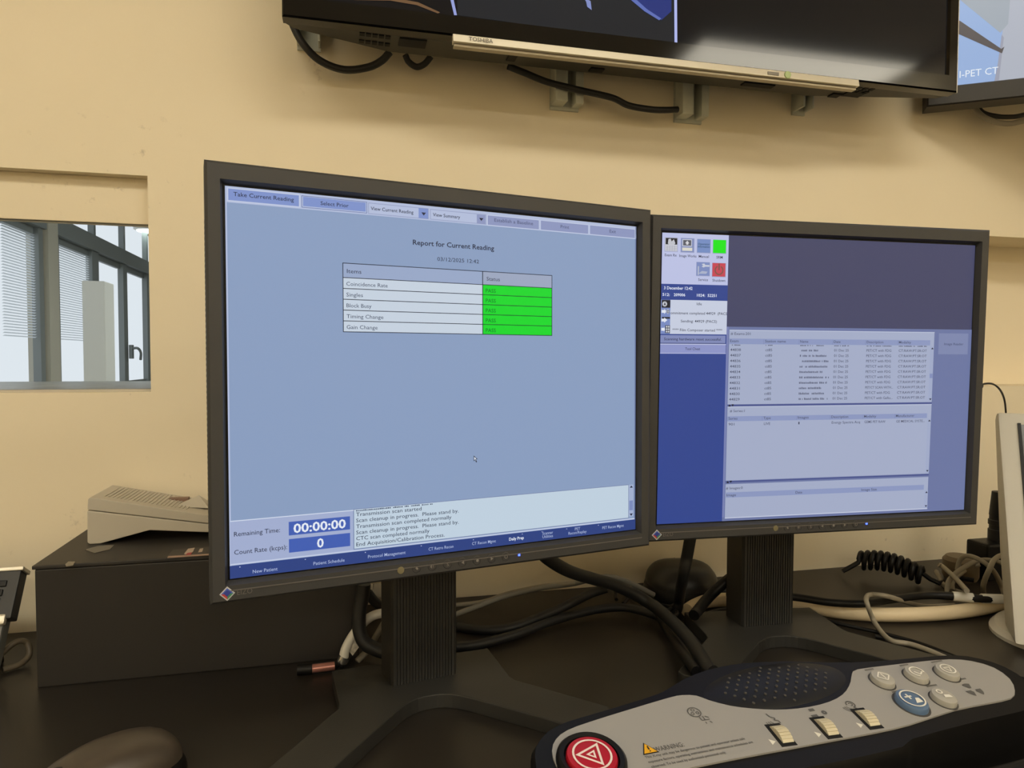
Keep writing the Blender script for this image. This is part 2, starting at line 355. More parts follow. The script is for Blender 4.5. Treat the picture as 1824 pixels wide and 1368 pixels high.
def monitor(cx, cy, cz, yaw, tilt, label):
    cyaw = R(yaw); H = cz-DESK
    off = Matrix.Rotation(cyaw, 3, 'Z') @ Vector((0, .115, 0))
    root = thing('computer_monitor', (cx+off.x, cy+off.y, DESK), label, 'monitor', cyaw)
    HM = Matrix.Translation((0, -.115, H)) @ Matrix.Rotation(R(-tilt), 4, 'X')
    ow, oh = .405/2, .335/2; iw, ih = AW/2+.0012, AH/2+.0012
    # bezel: flat face with an inward sloping lip down to the panel
    def ring(w_, h_, y): return [(-w_, y, -h_), (w_, y, -h_), (w_, y, h_), (-w_, y, h_)]
    rings = [ring(ow, oh, .018), ring(ow, oh, -.004), ring(ow-.002, oh-.002, -.006), ring(iw+.0025, ih+.0025, -.006), ring(iw, ih, 0.0008)]
    vs = [v for r_ in rings for v in r_]; fs = []
    for j in range(len(rings)-1):
        for k in range(4): fs.append((j*4+k, j*4+(k+1) % 4, (j+1)*4+(k+1) % 4, (j+1)*4+k))
    MB().add(vs, fs, HM).build('bezel', M_BEZ, root)
    # thin moulded line under the panel
    MB().box((-iw-.003, -.0066, -ih-.0068), (iw+.003, -.0060, -ih-.0060), HM).build('bezel_seam', mat('seam_highlight', (96, 92, 90), .5), root)
    hb = MB().add([(-ow+.002, .018, -oh+.002), (ow-.002, .018, -oh+.002), (ow-.002, .018, oh-.002), (-ow+.002, .018, oh-.002),
                   (-.15, .05, -.12), (.15, .05, -.12), (.15, .05, .12), (-.15, .05, .12)],
                  [(0,1,2,3),(4,5,6,7),(0,1,5,4),(1,2,6,5),(2,3,7,6),(3,0,4,7)], HM)
    hb.build('rear_housing', M_BEZ, root, bevel=.003)
    vent = MB()
    for j in range(60): vent.box((-ow-.00015, .004, -.125+j*.0042), (-ow+.001, .014, -.125+j*.0042+.002), HM)
    vent.build('side_vent', M_DARK, root)
    sc = MB().quad((-iw, .0004, -ih), (iw, .0004, -ih), (iw, .0004, ih), (-iw, .0004, ih), HM).build('display', mat('display_off_black', (6, 6, 8), .35, spec=.25), root)
    # row of touch buttons, led and logo on the lower bezel
    for j in range(8):
        x = -.0545+j*.01395; z = -.1595
        Mb = HM @ Matrix.Translation((x, -.006, z)) @ Matrix.Rotation(PI/2, 4, 'X')
        if j == 0: MB().lathe([(.0031, 0), (.0029, .0006), (.0012, .0008)], 16, Mb).build('light_sensor', mat('sensor_amber', (120, 112, 84), .3), root, smooth=True)
        else:
            bo = MB().lathe([(.0040, 0), (.0040, .0003), (.0034, .0005), (.0033, .0002), (.001, .0002)], 20, Mb).build('control_button', mat('button_grey', (56, 55, 56), .45), root, smooth=True)
            sy = MB(); S = HM @ Matrix.Translation((x, -.0068, z)); c = mat('button_symbol_print', (128, 124, 118), .6)
            if j == 4: sy.add([(.0012, 0, -.0016), (.0012, 0, .0016), (-.0014, 0, 0)], [(0, 1, 2)], S)
            elif j == 6: sy.add([(-.0012, 0, -.0016), (-.0012, 0, .0016), (.0014, 0, 0)], [(0, 1, 2)], S)
            elif j == 5: sy.add([(.0013*math.cos(a*PI/6), 0, .0013*math.sin(a*PI/6)) for a in range(12)], [tuple(range(12))], S)
            elif j == 3: letter(sy, 'S', -.0010, .0010, -.0014, .0028, S)
            elif j == 2:
                sy.add([(-.0018, 0, -.0006), (-.0006, 0, -.0018), (-.0006, 0, .0018), (-.0018, 0, .0006)], [(0, 1, 2, 3)], S)
                sy.add([(.0004, 0, -.0012), (.0008, 0, -.0012), (.0008, 0, .0012), (.0004, 0, .0012)], [(0, 1, 2, 3)], S)
            elif j == 1: sy.add([(-.0014, 0, .0004), (.0002, 0, -.0014), (.0014, 0, -.0004), (0, 0, .0014)], [(0, 1, 2, 3)], S)
            else:
                for a in range(10):
                    a0, a1 = R(120+a*30), R(150+a*30)
                    sy.add([(.0016*math.cos(a0), 0, .0016*math.sin(a0)), (.0016*math.cos(a1), 0, .0016*math.sin(a1)), (.0011*math.cos(a1), 0, .0011*math.sin(a1)), (.0011*math.cos(a0), 0, .0011*math.sin(a0))], [(0, 1, 2, 3)], S)
            sy.build('symbol', c, bo)
    MB().cbox((.0565, -.0062, -.1595), (.0018, .0012, .0018), HM).build('power_led', mat('blue_led', (20, 30, 80), emit=(.06, .12, 1.0), es=4), root)
    lg = MB().add([(-.0056, 0, 0), (0, 0, -.0056), (.0056, 0, 0), (0, 0, .0056)], [(0, 1, 2, 3)], HM @ Matrix.Translation((-.1905, -.0063, -.1600))).build('maker_emblem', mat('emblem_silver', (196, 196, 200), .4), root)
    LM = HM @ Matrix.Translation((-.1905, -.0066, -.1600))
    MB().add([(-.0044, 0, 0), (0, 0, -.0044), (0, 0, 0)], [(0, 1, 2)], LM).build('emblem_red', mat('emblem_red_print', (186, 60, 60), .5), lg)
    MB().add([(0, 0, -.0044), (.0044, 0, 0), (0, 0, 0)], [(0, 1, 2)], LM).build('emblem_green', mat('emblem_green_print', (70, 140, 100), .5), lg)
    MB().add([(.0044, 0, 0), (0, 0, .0044), (-.0044, 0, 0)], [(0, 1, 2)], LM).build('emblem_blue', mat('emblem_blue_print', (80, 105, 190), .5), lg)
    MB().add([(.0028, -.0003, .0006), (0, -.0003, -.0022), (-.0028, -.0003, .0006), (0, -.0003, .0030)], [(0, 1, 2, 3)], LM).build('emblem_core', mat('emblem_core_print', (48, 62, 150), .5), lg)
    lt = MB(); letter(lt, 'EIZO', -.1835, -.1725, -.1620, .0040, HM @ Matrix.Translation((0, -.0064, 0)))
    lt.build('maker_lettering', mat('bezel_print', (104, 101, 98), .5), lg)
    # stand: hinge block, ribbed column, splayed base turned a little on its swivel
    MB().box((-.045, .045-.115, H-.05), (.045, .10-.115, H+.05)).build('hinge_block', M_STAND, root, bevel=.004)
    colm = MB(); yf = .095-.115; n = 20; wd = .070
    out = [(-wd/2, .020), (-wd/2, yf+.004)]
    out.append((-wd/2+.002, yf))
    for j in range(n):
        x = -wd/2+.003+j*(wd-.006)/n; s_ = (wd-.006)/n
        out += [(x, yf), (x+s_*.55, yf), (x+s_*.62, yf+.0012), (x+s_*.95, yf+.0012)]
    out += [(wd/2-.002, yf), (wd/2, yf+.004), (wd/2, .020)]
    colm.prism(out, .0145, H+.03); colm.build('column', M_STAND, root)
    sw = Matrix.Rotation(R(-5.2), 4, 'Z')
    half = [(.006, -.0525), (.013, -.054), (.020, -.0575), (.027, -.0625), (.034, -.069), (.041, -.077), (.085, -.126), (.112, -.158), (.118, -.162), (.151, -.138), (.153, -.130), (.088, -.049), (.086, -.040), (.086, .034)]
    poly = half+[(-x, y) for x, y in half[::-1]]
    MB().prism(poly, 0, .0145, sw).build('base', M_STAND, root, bevel=.0012)
    return root, sc, HM

# left monitor with the daily report
m1, sc1, HM1 = monitor(.0978, .6044, CAM_H-.0199, 11.41, .507, 'dark grey monitor on the left showing the pale blue report with green cells')
S = Screen(sc1, HM1)
BG = (136, 156, 190); LT = (176, 187, 216); BT = (124, 144, 200); BT2 = (138, 148, 188); WH = (196, 208, 222); INK = (36, 40, 62); NAVY = (46, 66, 128); BLU = (66, 94, 176); GRN = (14, 212, 44)
S.rect('report_window', 0, 0, 1280, 991, BG, 1)
S.bar(0, 0, 1280, 42, LT, 2); S.bar(0, 0, 4, 991, LT, 2); S.bar(1276, 0, 1280, 991, (100, 112, 150), 2)
S.rect('screen_button', 8, 7, 184, 36, BT, 4); S.rect('screen_button', 195, 9, 365, 34, BT, 4); S.frame(191, 6, 369, 38, (96, 110, 160), 1.5, 3)
S.rect('drop_down_field', 374, 9, 519, 38, LT, 3); S.rect('drop_down_arrow', 519, 9, 548, 38, BT, 4)
S.rect('drop_down_field', 556, 9, 701, 38, LT, 3); S.rect('drop_down_arrow', 701, 11, 729, 38, BT2, 4)
for a in (534, 715): S.poly([(a-7, 21), (a+7, 21), (a, 30)], INK, 6)
S.frame(372, 8, 549, 39, (140, 150, 185), 1.5, 5); S.frame(554, 9, 731, 39, (140, 150, 185), 1.5, 5)
for a, c in ((737, 911), (918, 1091), (1098, 1273)): S.rect('screen_button', a, 11, c, 39, BT2, 4); S.frame(a-2, 9, c+2, 41, (196, 204, 226), 1.5, 3)
S.frame(5, 4, 187, 39, (196, 204, 226), 1.8, 3)
S.text('Take Current Reading', 20, 171, 25, INK, 10.5, .006, 6); S.text('Select Prior', 241, 317, 27, INK, 10, .006, 6)
S.text('View Current Reading', 379, 503, 28, INK, 9.5, .008, 6); S.text('View Summary', 562, 647, 29, INK, 9.5, .008, 6)
DIM = (78, 84, 116)
S.text('Establish a Baseline', 758, 890, 28, DIM, 10, .004, 6); S.text('Print', 988, 1019, 29, DIM, 10, .004, 6); S.text('Exit', 1172, 1197, 29, DIM, 10, .004, 6)
S.text('Report for Current Reading', 501, 757, 116, INK, 14, .014, 6); S.text('03/12/2025 12:42', 575, 707, 158, INK, 11, 0, 6)
S.rect('table_head', 300, 181, 719, 221, (150, 166, 198), 3); S.rect('table_head', 719, 181, 957, 221, (154, 165, 190), 3)
for j, (nm, x1, y) in enumerate((('Coincidence Rate', 426, 243), ('Singles', 355, 273), ('Block Busy', 379, 303), ('Timing Change', 413, 333), ('Gain Change', 396, 363))):
    y0 = 221+j*30
    S.rect('table_cell', 300, y0, 719, y0+30, WH, 3); S.rect('status_cell', 719, y0, 957, y0+30, GRN, 3)
    S.text(nm, 309, x1, y, (52, 62, 88), 10.5, 0, 6); S.text('PASS', 729, 762, y+1, (12, 80, 40), 11, 0, 6)
    S.bar(299, y0-1, 958, y0+1, (24, 30, 44), 5)
S.frame(299, 180, 958, 372, (24, 30, 44), 2, 5); S.bar(718, 181, 720.5, 371, (24, 30, 44), 5)
S.text('Items', 311, 351, 208, INK, 11, 0, 6); S.text('Status', 732, 776, 208, INK, 11, 0, 6)
S.poly([(688, 738), (688, 756), (692, 752), (696, 760), (699, 758), (695, 750), (701, 750)], (30, 34, 50), 6)
S.poly([(689.5, 742), (689.5, 752), (692, 750), (696, 757), (693, 749), (697, 748.5)], (215, 222, 235), 7)
S.rect('timer_panel', 2, 872, 323, 988, (160, 172, 206), 3); S.bar(2, 871, 324, 873.5, (205, 214, 232), 5); S.bar(2, 985, 1276, 989, (190, 200, 224), 4)
S.rect('timer_field', 149, 888, 314, 925, BLU, 5); S.rect('count_field', 149, 935, 314, 972, BLU, 5)
S.text('Remaining Time:', 11, 126, 913, INK, 12, .002, 6); S.text('Count Rate (kcps):', 11, 144, 961, INK, 12, .002, 6)
S.text('00:00:00', 161, 302, 919, (226, 232, 242), 24, .022, 7); S.text('0', 223, 241, 966, (226, 232, 242), 24, .022, 7)
S.rect('log_field', 325, 870, 1251, 982, (190, 207, 222), 4)
S.frame(324, 869, 1252, 983, (110, 122, 160), 1.5, 5)
S.blur(331, 560, 876, (60, 70, 96), 4, 6)
for t, x1, y in (('Transmission scan started', 523, 890), ('Scan cleanup in progress.  Please stand by.', 639, 907), ('Transmission scan completed normally', 616, 924), ('Scan cleanup in progress.  Please stand by.', 639, 941), ('CTC scan completed normally', 547, 958), ('End Acquisition/Calibration Process.', 594, 975)):
    S.text(t, 331, x1, y, (40, 50, 74), 10.5, .002, 6)
S.rect('scroll_bar', 1252, 870, 1271, 978, (160, 174, 206), 5); S.rect('scroll_thumb', 1254, 924, 1269, 957, (122, 138, 186), 6)
S.poly([(1255, 880), (1268, 880), (1261.5, 873)], INK, 7); S.poly([(1255, 968), (1268, 968), (1261.5, 976)], INK, 7)
S.rect('task_bar', 0, 990, 1280, 1024, NAVY, 4)
for t, x0, x1, y, wh in (('New Patient', 56, 119, 1016, 0), ('Patient Schedule', 213, 298, 1014, 0), ('Protocol Management', 364, 474, 1013, 0), ('CT Retro Recon', 544, 622, 1012, 0), ('CT Recon Mgmt', 682, 761, 1011, 0), ('Daily Prep', 806, 857, 1011, 1), ('Scanner', 923, 961, 1005, 0), ('Utilities', 923, 961, 1016, 0), ('PET', 1042, 1062, 1003, 0), ('Recon/Replay', 1018, 1086, 1015, 0), ('PET Recon Mgmt', 1147, 1232, 1010, 0)):
    S.text(t, x0, x1, y, (232, 238, 248) if wh else (172, 186, 220), 9, .014 if wh else .002, 6)
for x in (23, 190, 355, 520, 685, 850, 920, 1010, 1130): S.bar(x, 994, x+3, 996, (190, 200, 230), 6)
S.done()

# right monitor with the exam list
m2, sc2, HM2 = monitor(.5043, .6516, CAM_H-.0219, -2.195, -1.184, 'dark grey monitor on the right showing a dark blue desktop with an exam list')
S = Screen(sc2, HM2)
IK = (44, 46, 66)
S.rect('desktop_background', 0, 0, 1280, 1024, (68, 70, 100), 1)
S.rect('left_column', 0, 0, 252, 1024, (50, 70, 140), 2)
S.rect('icon_panel', 0, 0, 251, 176, (186, 192, 226), 3)
def icon(x0, y0, x1, y1, c):
    S.rect('icon', x0, y0, x1, y1, c, 5); S.frame(x0-1, y0-1, x1+2, y1+2, (150, 156, 190), 2, 4)
icon(10, 17, 56, 63, (196, 198, 208)); S.bar(12, 18, 55, 40, (30, 32, 40), 6); S.poly([(20, 38), (22, 22), (30, 20), (34, 30), (42, 22), (48, 36), (44, 40), (30, 42)], (190, 192, 200), 7)
for j in range(3): S.bar(12, 46+j*6, 55, 47+j*6, (150, 152, 164), 6)
for j in range(4): S.bar(18+j*9, 44, 19+j*9, 62, (150, 152, 164), 6)
icon(70, 17, 118, 64, (128, 140, 184)); S.rect('icon_picture', 74, 20, 110, 45, (196, 200, 214), 6); S.bar(77, 23, 107, 42, (88, 90, 100), 7); S.poly([(84, 34), (92, 25), (100, 34), (96, 34), (96, 39), (88, 39), (88, 34)], (210, 210, 215), 8); S.bar(74, 49, 112, 60, (214, 212, 200), 6)
icon(131, 18, 180, 64, (116, 140, 192)); S.text('Operator', 133, 178, 38, (40, 74, 96), 7, .01, 6); S.text('Information', 133, 178, 47, (40, 74, 96), 7, .01, 6)
icon(191, 18, 240, 64, (24, 224, 24))
icon(130, 98, 179, 144, (122, 138, 188)); S.poly([(148, 104), (158, 102), (162, 107), (178, 107), (178, 113), (162, 113), (156, 116), (148, 113), (154, 109)], (196, 200, 214), 7); S.bar(134, 112, 139, 142, (176, 182, 200), 6); S.poly([(136, 138), (150, 128), (172, 130), (166, 138)], (168, 176, 200), 6)
icon(190, 99, 240, 146, (196, 70, 84))
for a in range(20):
    a0 = R(60-a*15.2); a1 = R(60-(a+1)*15.2)
    S.poly([(215+17*math.cos(a0), 124-17*math.sin(a0)), (215+17*math.cos(a1), 124-17*math.sin(a1)), (215+12.5*math.cos(a1), 124-12.5*math.sin(a1)), (215+12.5*math.cos(a0), 124-12.5*math.sin(a0))], (122, 84, 74), 7)
S.bar(212.5, 101, 217.5, 124, (122, 84, 74), 7)
for t, x0, x1, y in (('Exam Rx', 10, 54, 81), ('Image Works', 64, 128, 82), ('Manual', 137, 175, 82), ('SRM', 204, 228, 83), ('Service', 137, 174, 163), ('Shutdown', 191, 240, 164)): S.text(t, x0, x1, y, IK, 9, .006, 6)
PW = (224, 230, 244)
S.text('3 December 12:42', 9, 116, 195, PW, 10, .016, 6); S.text('512:', 4, 31, 218, PW, 9.5, .016, 6); S.text('209006', 46, 89, 218, PW, 9.5, .016, 6); S.text('1024:', 133, 164, 218, PW, 9.5, .016, 6); S.text('52251', 174, 208, 218, PW, 9.5, .016, 6)
S.rect('status_field', 0, 231, 251, 350, (196, 203, 222), 3); S.rect('status_icon_strip', 0, 231, 35, 350, (120, 138, 192), 4)
S.bar(2, 232, 34, 259, (34, 36, 46), 5); S.poly([(13+9*math.cos(a*PI/6), 246+9*math.sin(a*PI/6)) for a in range(12)], (190, 194, 204), 6); S.poly([(9, 250), (13, 239), (17, 250)], (60, 62, 70), 7)
for y, x1 in ((272, 24), (302, 28), (334, 20)): S.poly([(2, y-5), (12, y-5), (12, y-9), (x1-4, y), (12, y+9), (12, y+5), (2, y+5)], (224, 228, 238), 6)
S.poly([(16, 272), (25, 262), (34, 272), (25, 282)], (170, 176, 192), 7); S.frame(21, 268, 30, 277, (70, 74, 88), 1.5, 8)
S.bar(4, 291, 34, 297, (40, 42, 52), 5)
S.bar(16, 320, 34, 347, (52, 54, 64), 7)
for j in range(3):
    for i in range(2): S.bar(18.5+i*7.5, 322+j*8.5, 24+i*7.5, 328+j*8.5, (200, 204, 214), 8)
for t, x0, x1, y in (('Idle', 133, 152, 248), ('ommitment completed 44929  (PACS', 35, 250, 281), ('Sending: 44929 (PACS)', 74, 211, 309), ('**** Film Composer started ****', 43, 233, 340)): S.text(t, x0, x1, y, IK, 9, .005, 7)
S.rect('screen_button', 0, 354, 247, 381, (126, 136, 182), 4); S.text('Scanning hardware reset successful.', 13, 231, 372, IK, 9, .006, 6)
S.rect('screen_button', 0, 387, 249, 416, (140, 148, 198), 4); S.text('Tool Chest', 93, 150, 406, IK, 9, .006, 6)
S.bar(0, 384, 250, 387, (188, 194, 222), 3); S.bar(0, 416, 250, 419, (170, 176, 212), 3); S.bar(0, 381, 247, 383, (70, 76, 118), 3)
S.rect('browser_window', 251, 322, 1280, 1024, (106, 117, 160), 3); S.bar(251, 322, 258, 1010, (120, 128, 176), 4)
PA = (162, 171, 198); HD = (138, 150, 190); GR = (70, 74, 96)
S.rect('exam_list', 261, 333, 1112, 600, PA, 5); S.rect('list_header', 261, 364, 1094, 384, HD, 6)
S.bar(261, 333, 1112, 335, (196, 203, 222), 6)
S.text('# Exams:201', 266, 344, 351, GR, 9, .003, 7)
xs = [(264, 297, 'Exam'), (401, 484, 'Station name'), (542, 575, 'Name'), (680, 708, 'Date'), (818, 889, 'Description'), (956, 1009, 'Modality')]
for x0, x1, t in xs: S.text(t, x0, x1, 377, GR, 9, .004, 8); S.bar(x0-5, 366, x0-4, 383, (116, 126, 168), 7)
names = [76, 112, 122, 118, 98, 126, 120, 96, 108, 124]
for j in range(10):
    y = 408.5+j*19.75
    S.text('448%d' % (38-j), 266, 307, y, GR, 9, .003, 7); S.text('ct85', 404, 431, y, GR, 9, .003, 7)
    S.blur(543, 543+names[j]*.97, y, (92, 97, 120), 7.5, 7)         # patient names stay unreadable
    S.text('01 Dec 25', 683, 744, y, GR, 9, .003, 7)
    S.text({7: 'PET/CT SCAN WITH...', 9: 'PET/CT with Galliu...'}.get(j, 'PET/CT with FDG'), 819, 938 if j in (7, 9) else 925, y, GR, 9, .003, 7)
    S.text('CT:RAW:PT:SR:OT', 957, 1080, y, GR, 9, .003, 7)
for x0, x1 in ((266, 307), (404, 431), (543, 640), (683, 744), (819, 925), (957, 1080)): S.blur(x0, x1, 389, GR, 4, 7)
S.rect('scroll_bar', 1096, 386, 1111, 598, (158, 168, 198), 6); S.rect('scroll_thumb', 1097, 491, 1110, 508, (130, 142, 186), 7)
S.rect('screen_button', 1132, 337, 1264, 417, (124, 134, 172), 5); S.text('Image Reader', 1156, 1242, 382, (74, 80, 110), 9, .003, 7)
S.bar(261, 601, 1112, 606, (72, 82, 136), 6)
S.rect('series_list', 261, 609, 1112, 876, PA, 5); S.rect('list_header', 262, 643, 1093, 661, HD, 6); S.bar(261, 608, 1112, 610, (196, 203, 222), 6)
S.text('# Series:1', 270, 328, 628, GR, 9, .003, 7)
for x0, x1, t in ((265, 300, 'Series'), (403, 432, 'Type'), (542, 586, 'Images'), (680, 751, 'Description'), (818, 870, 'Modality'), (955, 1036, 'Manufacturer')): S.text(t, x0, x1, 655, GR, 9, .004, 8); S.bar(x0-5, 645, x0-4, 660, (116, 126, 168), 7)
for x0, x1, t in ((266, 289, '901'), (406, 431, 'LIVE'), (545, 550, '1'), (683, 802, 'Energy Spectra Acq'), (821, 911, 'GEMS PET RAW'), (958, 1083, 'GE MEDICAL SYSTE...')): S.text(t, x0, x1, 676, GR, 9, .003, 7)
S.rect('scroll_bar', 1096, 662, 1111, 874, (158, 168, 198), 6)
S.bar(261, 878, 1112, 883, (72, 82, 136), 6)
S.rect('image_list', 261, 889, 1111, 1013, PA, 5); S.rect('list_header', 263, 919, 1092, 938, HD, 6); S.bar(261, 1011, 1111, 1014, (200, 206, 224), 6)
S.text('# Images:0', 262, 328, 908, GR, 9, .003, 7)
for x0, x1, t in ((264, 302, 'Image'), (542, 569, 'Date'), (818, 884, 'Image Size')): S.text(t, x0, x1, 933, GR, 9, .004, 8)
S.rect('scroll_bar', 1096, 939, 1111, 1011, (158, 168, 198), 6)
for y in (394, 670, 947): S.poly([(1098, y+4), (1109, y+4), (1103.5, y-3)], IK, 8)
for y in (590, 866, 1003): S.poly([(1098, y-4), (1109, y-4), (1103.5, y+3)], IK, 8)
for y in (603.5, 880.5): S.poly([(263, y+4), (273, y+4), (268, y-4)], (26, 28, 40), 8); S.poly([(275, y-4), (285, y-4), (280, y+4)], (26, 28, 40), 8)
S.done()

# ------------------------------------------------------------------ wall television above the desk
TVF = .858; TZ = CAM_H+.396; TX0, TX1 = -.067, .887; TH = .58
tv = thing('wall_television', ((TX0+TX1)/2, TVF, TZ), 'large glossy black wall television above the monitors with a champagne lower strip', 'television')
hw = (TX1-TX0)/2
def ringf(w_, z0, z1, y): return [(-w_, y, z0), (w_, y, z0), (w_, y, z1), (-w_, y, z1)]
rg = [ringf(hw, 0, TH, .018), ringf(hw, 0, TH, .002), ringf(hw-.002, .002, TH-.002, 0), ringf(hw-.016, .0235, TH-.018, 0), ringf(hw-.018, .0255, TH-.020, .004)]
vs = [v for r_ in rg for v in r_]; fs = [(j*4+k, j*4+(k+1) % 4, (j+1)*4+(k+1) % 4, (j+1)*4+k) for j in range(4) for k in range(4)]
MB().add(vs, fs).build('bezel', M_GLOSS, tv)
MB().box((hw-.0008, .002, .0), (hw+.0012, .006, TH)).build('edge_strip', M_SILVER, tv)
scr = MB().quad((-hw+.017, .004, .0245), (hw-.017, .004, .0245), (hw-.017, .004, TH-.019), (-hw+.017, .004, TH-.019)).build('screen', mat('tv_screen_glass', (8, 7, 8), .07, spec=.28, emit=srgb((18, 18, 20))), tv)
rh = MB()
pl_lo = [(-hw+.001, .018), (hw-.001, .018), (hw-.01, .03), (.27, .068), (-.35, .068), (-hw+.01, .03)]
rh.prism(pl_lo, .001, TH-.005); rh.build('rear_housing', M_TV, tv)
sx0, sx1 = .132-(TX0+TX1)/2, .712-(TX0+TX1)/2
bar = MB().add([(sx0, -.006, -.0095), (sx1, -.006, -.0095), (sx1, .004, -.0105), (sx0, .004, -.0105), (sx0, -.004, .0), (sx1, -.004, .0), (sx1, .004, .0), (sx0, .004, .0)],
               [(0,3,2,1),(4,5,6,7),(0,1,5,4),(1,2,6,5),(2,3,7,6),(3,0,4,7)]).build('front_strip', M_SILVER, tv, bevel=.0006)
MB().box((sx0+.002, -.001, -.0132), (sx1-.002, .008, -.0108)).build('strip_lower_edge', mat('champagne_dark', (188, 178, 156), .4, metal=.3), tv)
lt = MB(); a = PY(835, 80, TVF-.006); c = PY(878, 85, TVF-.006)
letter(lt, 'TOSHIBA', a.x-(TX0+TX1)/2, c.x-(TX0+TX1)/2, -.0072, .0046, Matrix.Translation((0, -.0065, 0)), .01)
lt.build('maker_lettering', mat('logo_grey', (84, 80, 74), .5), bar)
MB().box((.155, -.0064, -.0075), (.172, -.0052, -.0035)).build('sensor_window', mat('sensor_dark', (120, 112, 96), .3), bar)
MB().lathe([(.0052, 0), (.0048, .0012), (.002, .0015)], 16, Matrix.Translation((.186, -.0056, -.0052)) @ Matrix.Rotation(PI/2, 4, 'X')).build('power_button', mat('pale_green_button', (170, 190, 130), .3), bar, smooth=True)
# speaker grilles and ports on the underside
for side in (-1, 1):
    for i in range(5):
        for j in range(2):
            px = 645+i*11.5+j*-1; py = 61+i*1.5+j*13
            if side < 0: p_ = PZ(px, py, TZ); x = p_.x-(TX0+TX1)/2; y = p_.y-TVF
            else: x = .302+i*.011; y = .022+j*.012
            MB().cbox((x, y, .0005), (.0062, .0075, .002)).build('speaker_hole', M_DARK, tv)
for (qx, qy, dx, dy, nm) in ((735, 77, .034, .022, 'input_socket'), (912, 103, .012, .02, 'slot'), (1060, 128, .02, .012, 'slot'), (1350, 152, .05, .012, 'input_socket'), (1480, 174, .016, .014, 'slot'), (1520, 168, .03, .018, 'input_socket')):
    p_ = PZ(qx, qy, TZ); MB().cbox((p_.x-(TX0+TX1)/2, min(max(p_.y-TVF, .03), .055), .0006), (dx, dy, .003)).build(nm, M_DARK, tv, bevel=.0008)
# flat emissive shapes on the screen: a dark area, a blue patch and streaks
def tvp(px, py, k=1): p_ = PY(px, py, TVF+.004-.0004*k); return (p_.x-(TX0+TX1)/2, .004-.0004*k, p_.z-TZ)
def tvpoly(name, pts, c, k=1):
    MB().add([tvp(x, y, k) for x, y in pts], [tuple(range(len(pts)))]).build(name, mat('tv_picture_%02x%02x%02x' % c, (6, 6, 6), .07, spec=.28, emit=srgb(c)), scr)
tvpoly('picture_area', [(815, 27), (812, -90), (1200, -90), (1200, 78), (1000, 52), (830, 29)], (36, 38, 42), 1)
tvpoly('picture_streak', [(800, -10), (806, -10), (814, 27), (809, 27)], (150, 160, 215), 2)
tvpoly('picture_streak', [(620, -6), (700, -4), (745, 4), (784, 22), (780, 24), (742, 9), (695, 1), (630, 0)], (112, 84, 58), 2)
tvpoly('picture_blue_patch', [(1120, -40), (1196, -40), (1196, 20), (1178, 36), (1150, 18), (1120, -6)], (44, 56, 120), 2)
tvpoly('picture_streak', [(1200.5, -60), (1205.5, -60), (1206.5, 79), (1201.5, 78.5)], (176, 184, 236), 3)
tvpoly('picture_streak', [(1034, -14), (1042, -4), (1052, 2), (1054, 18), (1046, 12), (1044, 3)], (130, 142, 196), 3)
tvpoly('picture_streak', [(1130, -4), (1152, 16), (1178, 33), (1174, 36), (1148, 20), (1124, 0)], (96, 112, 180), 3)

# wall brackets of the television
def bracket(x, z0, z1, wd, label, slot=True, zoff=0):
    t = thing('wall_bracket', (x, WALL, z0), label, 'bracket', 0, 'television wall brackets')
    h = z1-z0
    pb = MB().box((-wd/2, -.004, 0), (wd/2, 0, h))
    pb.build('back_plate', M_STEEL, t)
    MB().box((-wd/2, -.030, .004), (-wd/2+.018 if slot else -wd/2+.004, -.004, h)).build('flange', M_STEEL, t, bevel=.001)
    MB().box((wd/2-(.012 if slot else .003), -.026, .004), (wd/2, -.004, h)).build('flange', M_STEEL, t, bevel=.001)
    return t
bracket(.313, CAM_H+.359, CAM_H+.50, .043, 'zinc wall bracket hanging below the television, left one of the centre pair')
bracket(.509, CAM_H+.357, CAM_H+.50, .045, 'zinc wall bracket hanging below the television, right one of the centre pair')
bracket(-.042, CAM_H+.407, CAM_H+.50, .030, 'zinc wall bracket behind the television\'s left corner', False)
bracket(.700, CAM_H+.385, CAM_H+.50, .022, 'small zinc wall clip under the right part of the television', False)

def cable(name, pts, r, m, label, group=None, n=10, sub=8, cat='cable'):
    o = MB().tube(pts, r, n, sub=sub).build(name, m, smooth=True); return tag(o, label, cat, group)
def YP(*a): return [PY(x, y, d) for x, y, d in a]
cable('power_cable', YP((520, 30, .945), (522, 45, .938), (540, 78, .935), (570, 108, .938), (612, 124, .945), (655, 120, .945), (680, 108, .94), (695, 92, .935)), .0048, M_BLKSOFT, 'black power cable drooping from the television\'s left corner')
cable('signal_cable', YP((722, 98, .94), (728, 110, .945), (742, 119, .948), (756, 114, .945), (768, 100, .94)), .0042, M_BLKSOFT, 'short black cable loop peeking out below the television')
cable('signal_cable', YP((905, 118, .935), (935, 130, .938), (975, 146, .938), (1030, 160, .938), (1090, 174, .938), (1120, 188, .94), (1160, 195, .940), (1185, 196, .940), (1207, 195, .942)), .0045, M_BLKSOFT, 'black cable running across both centre brackets under the television')

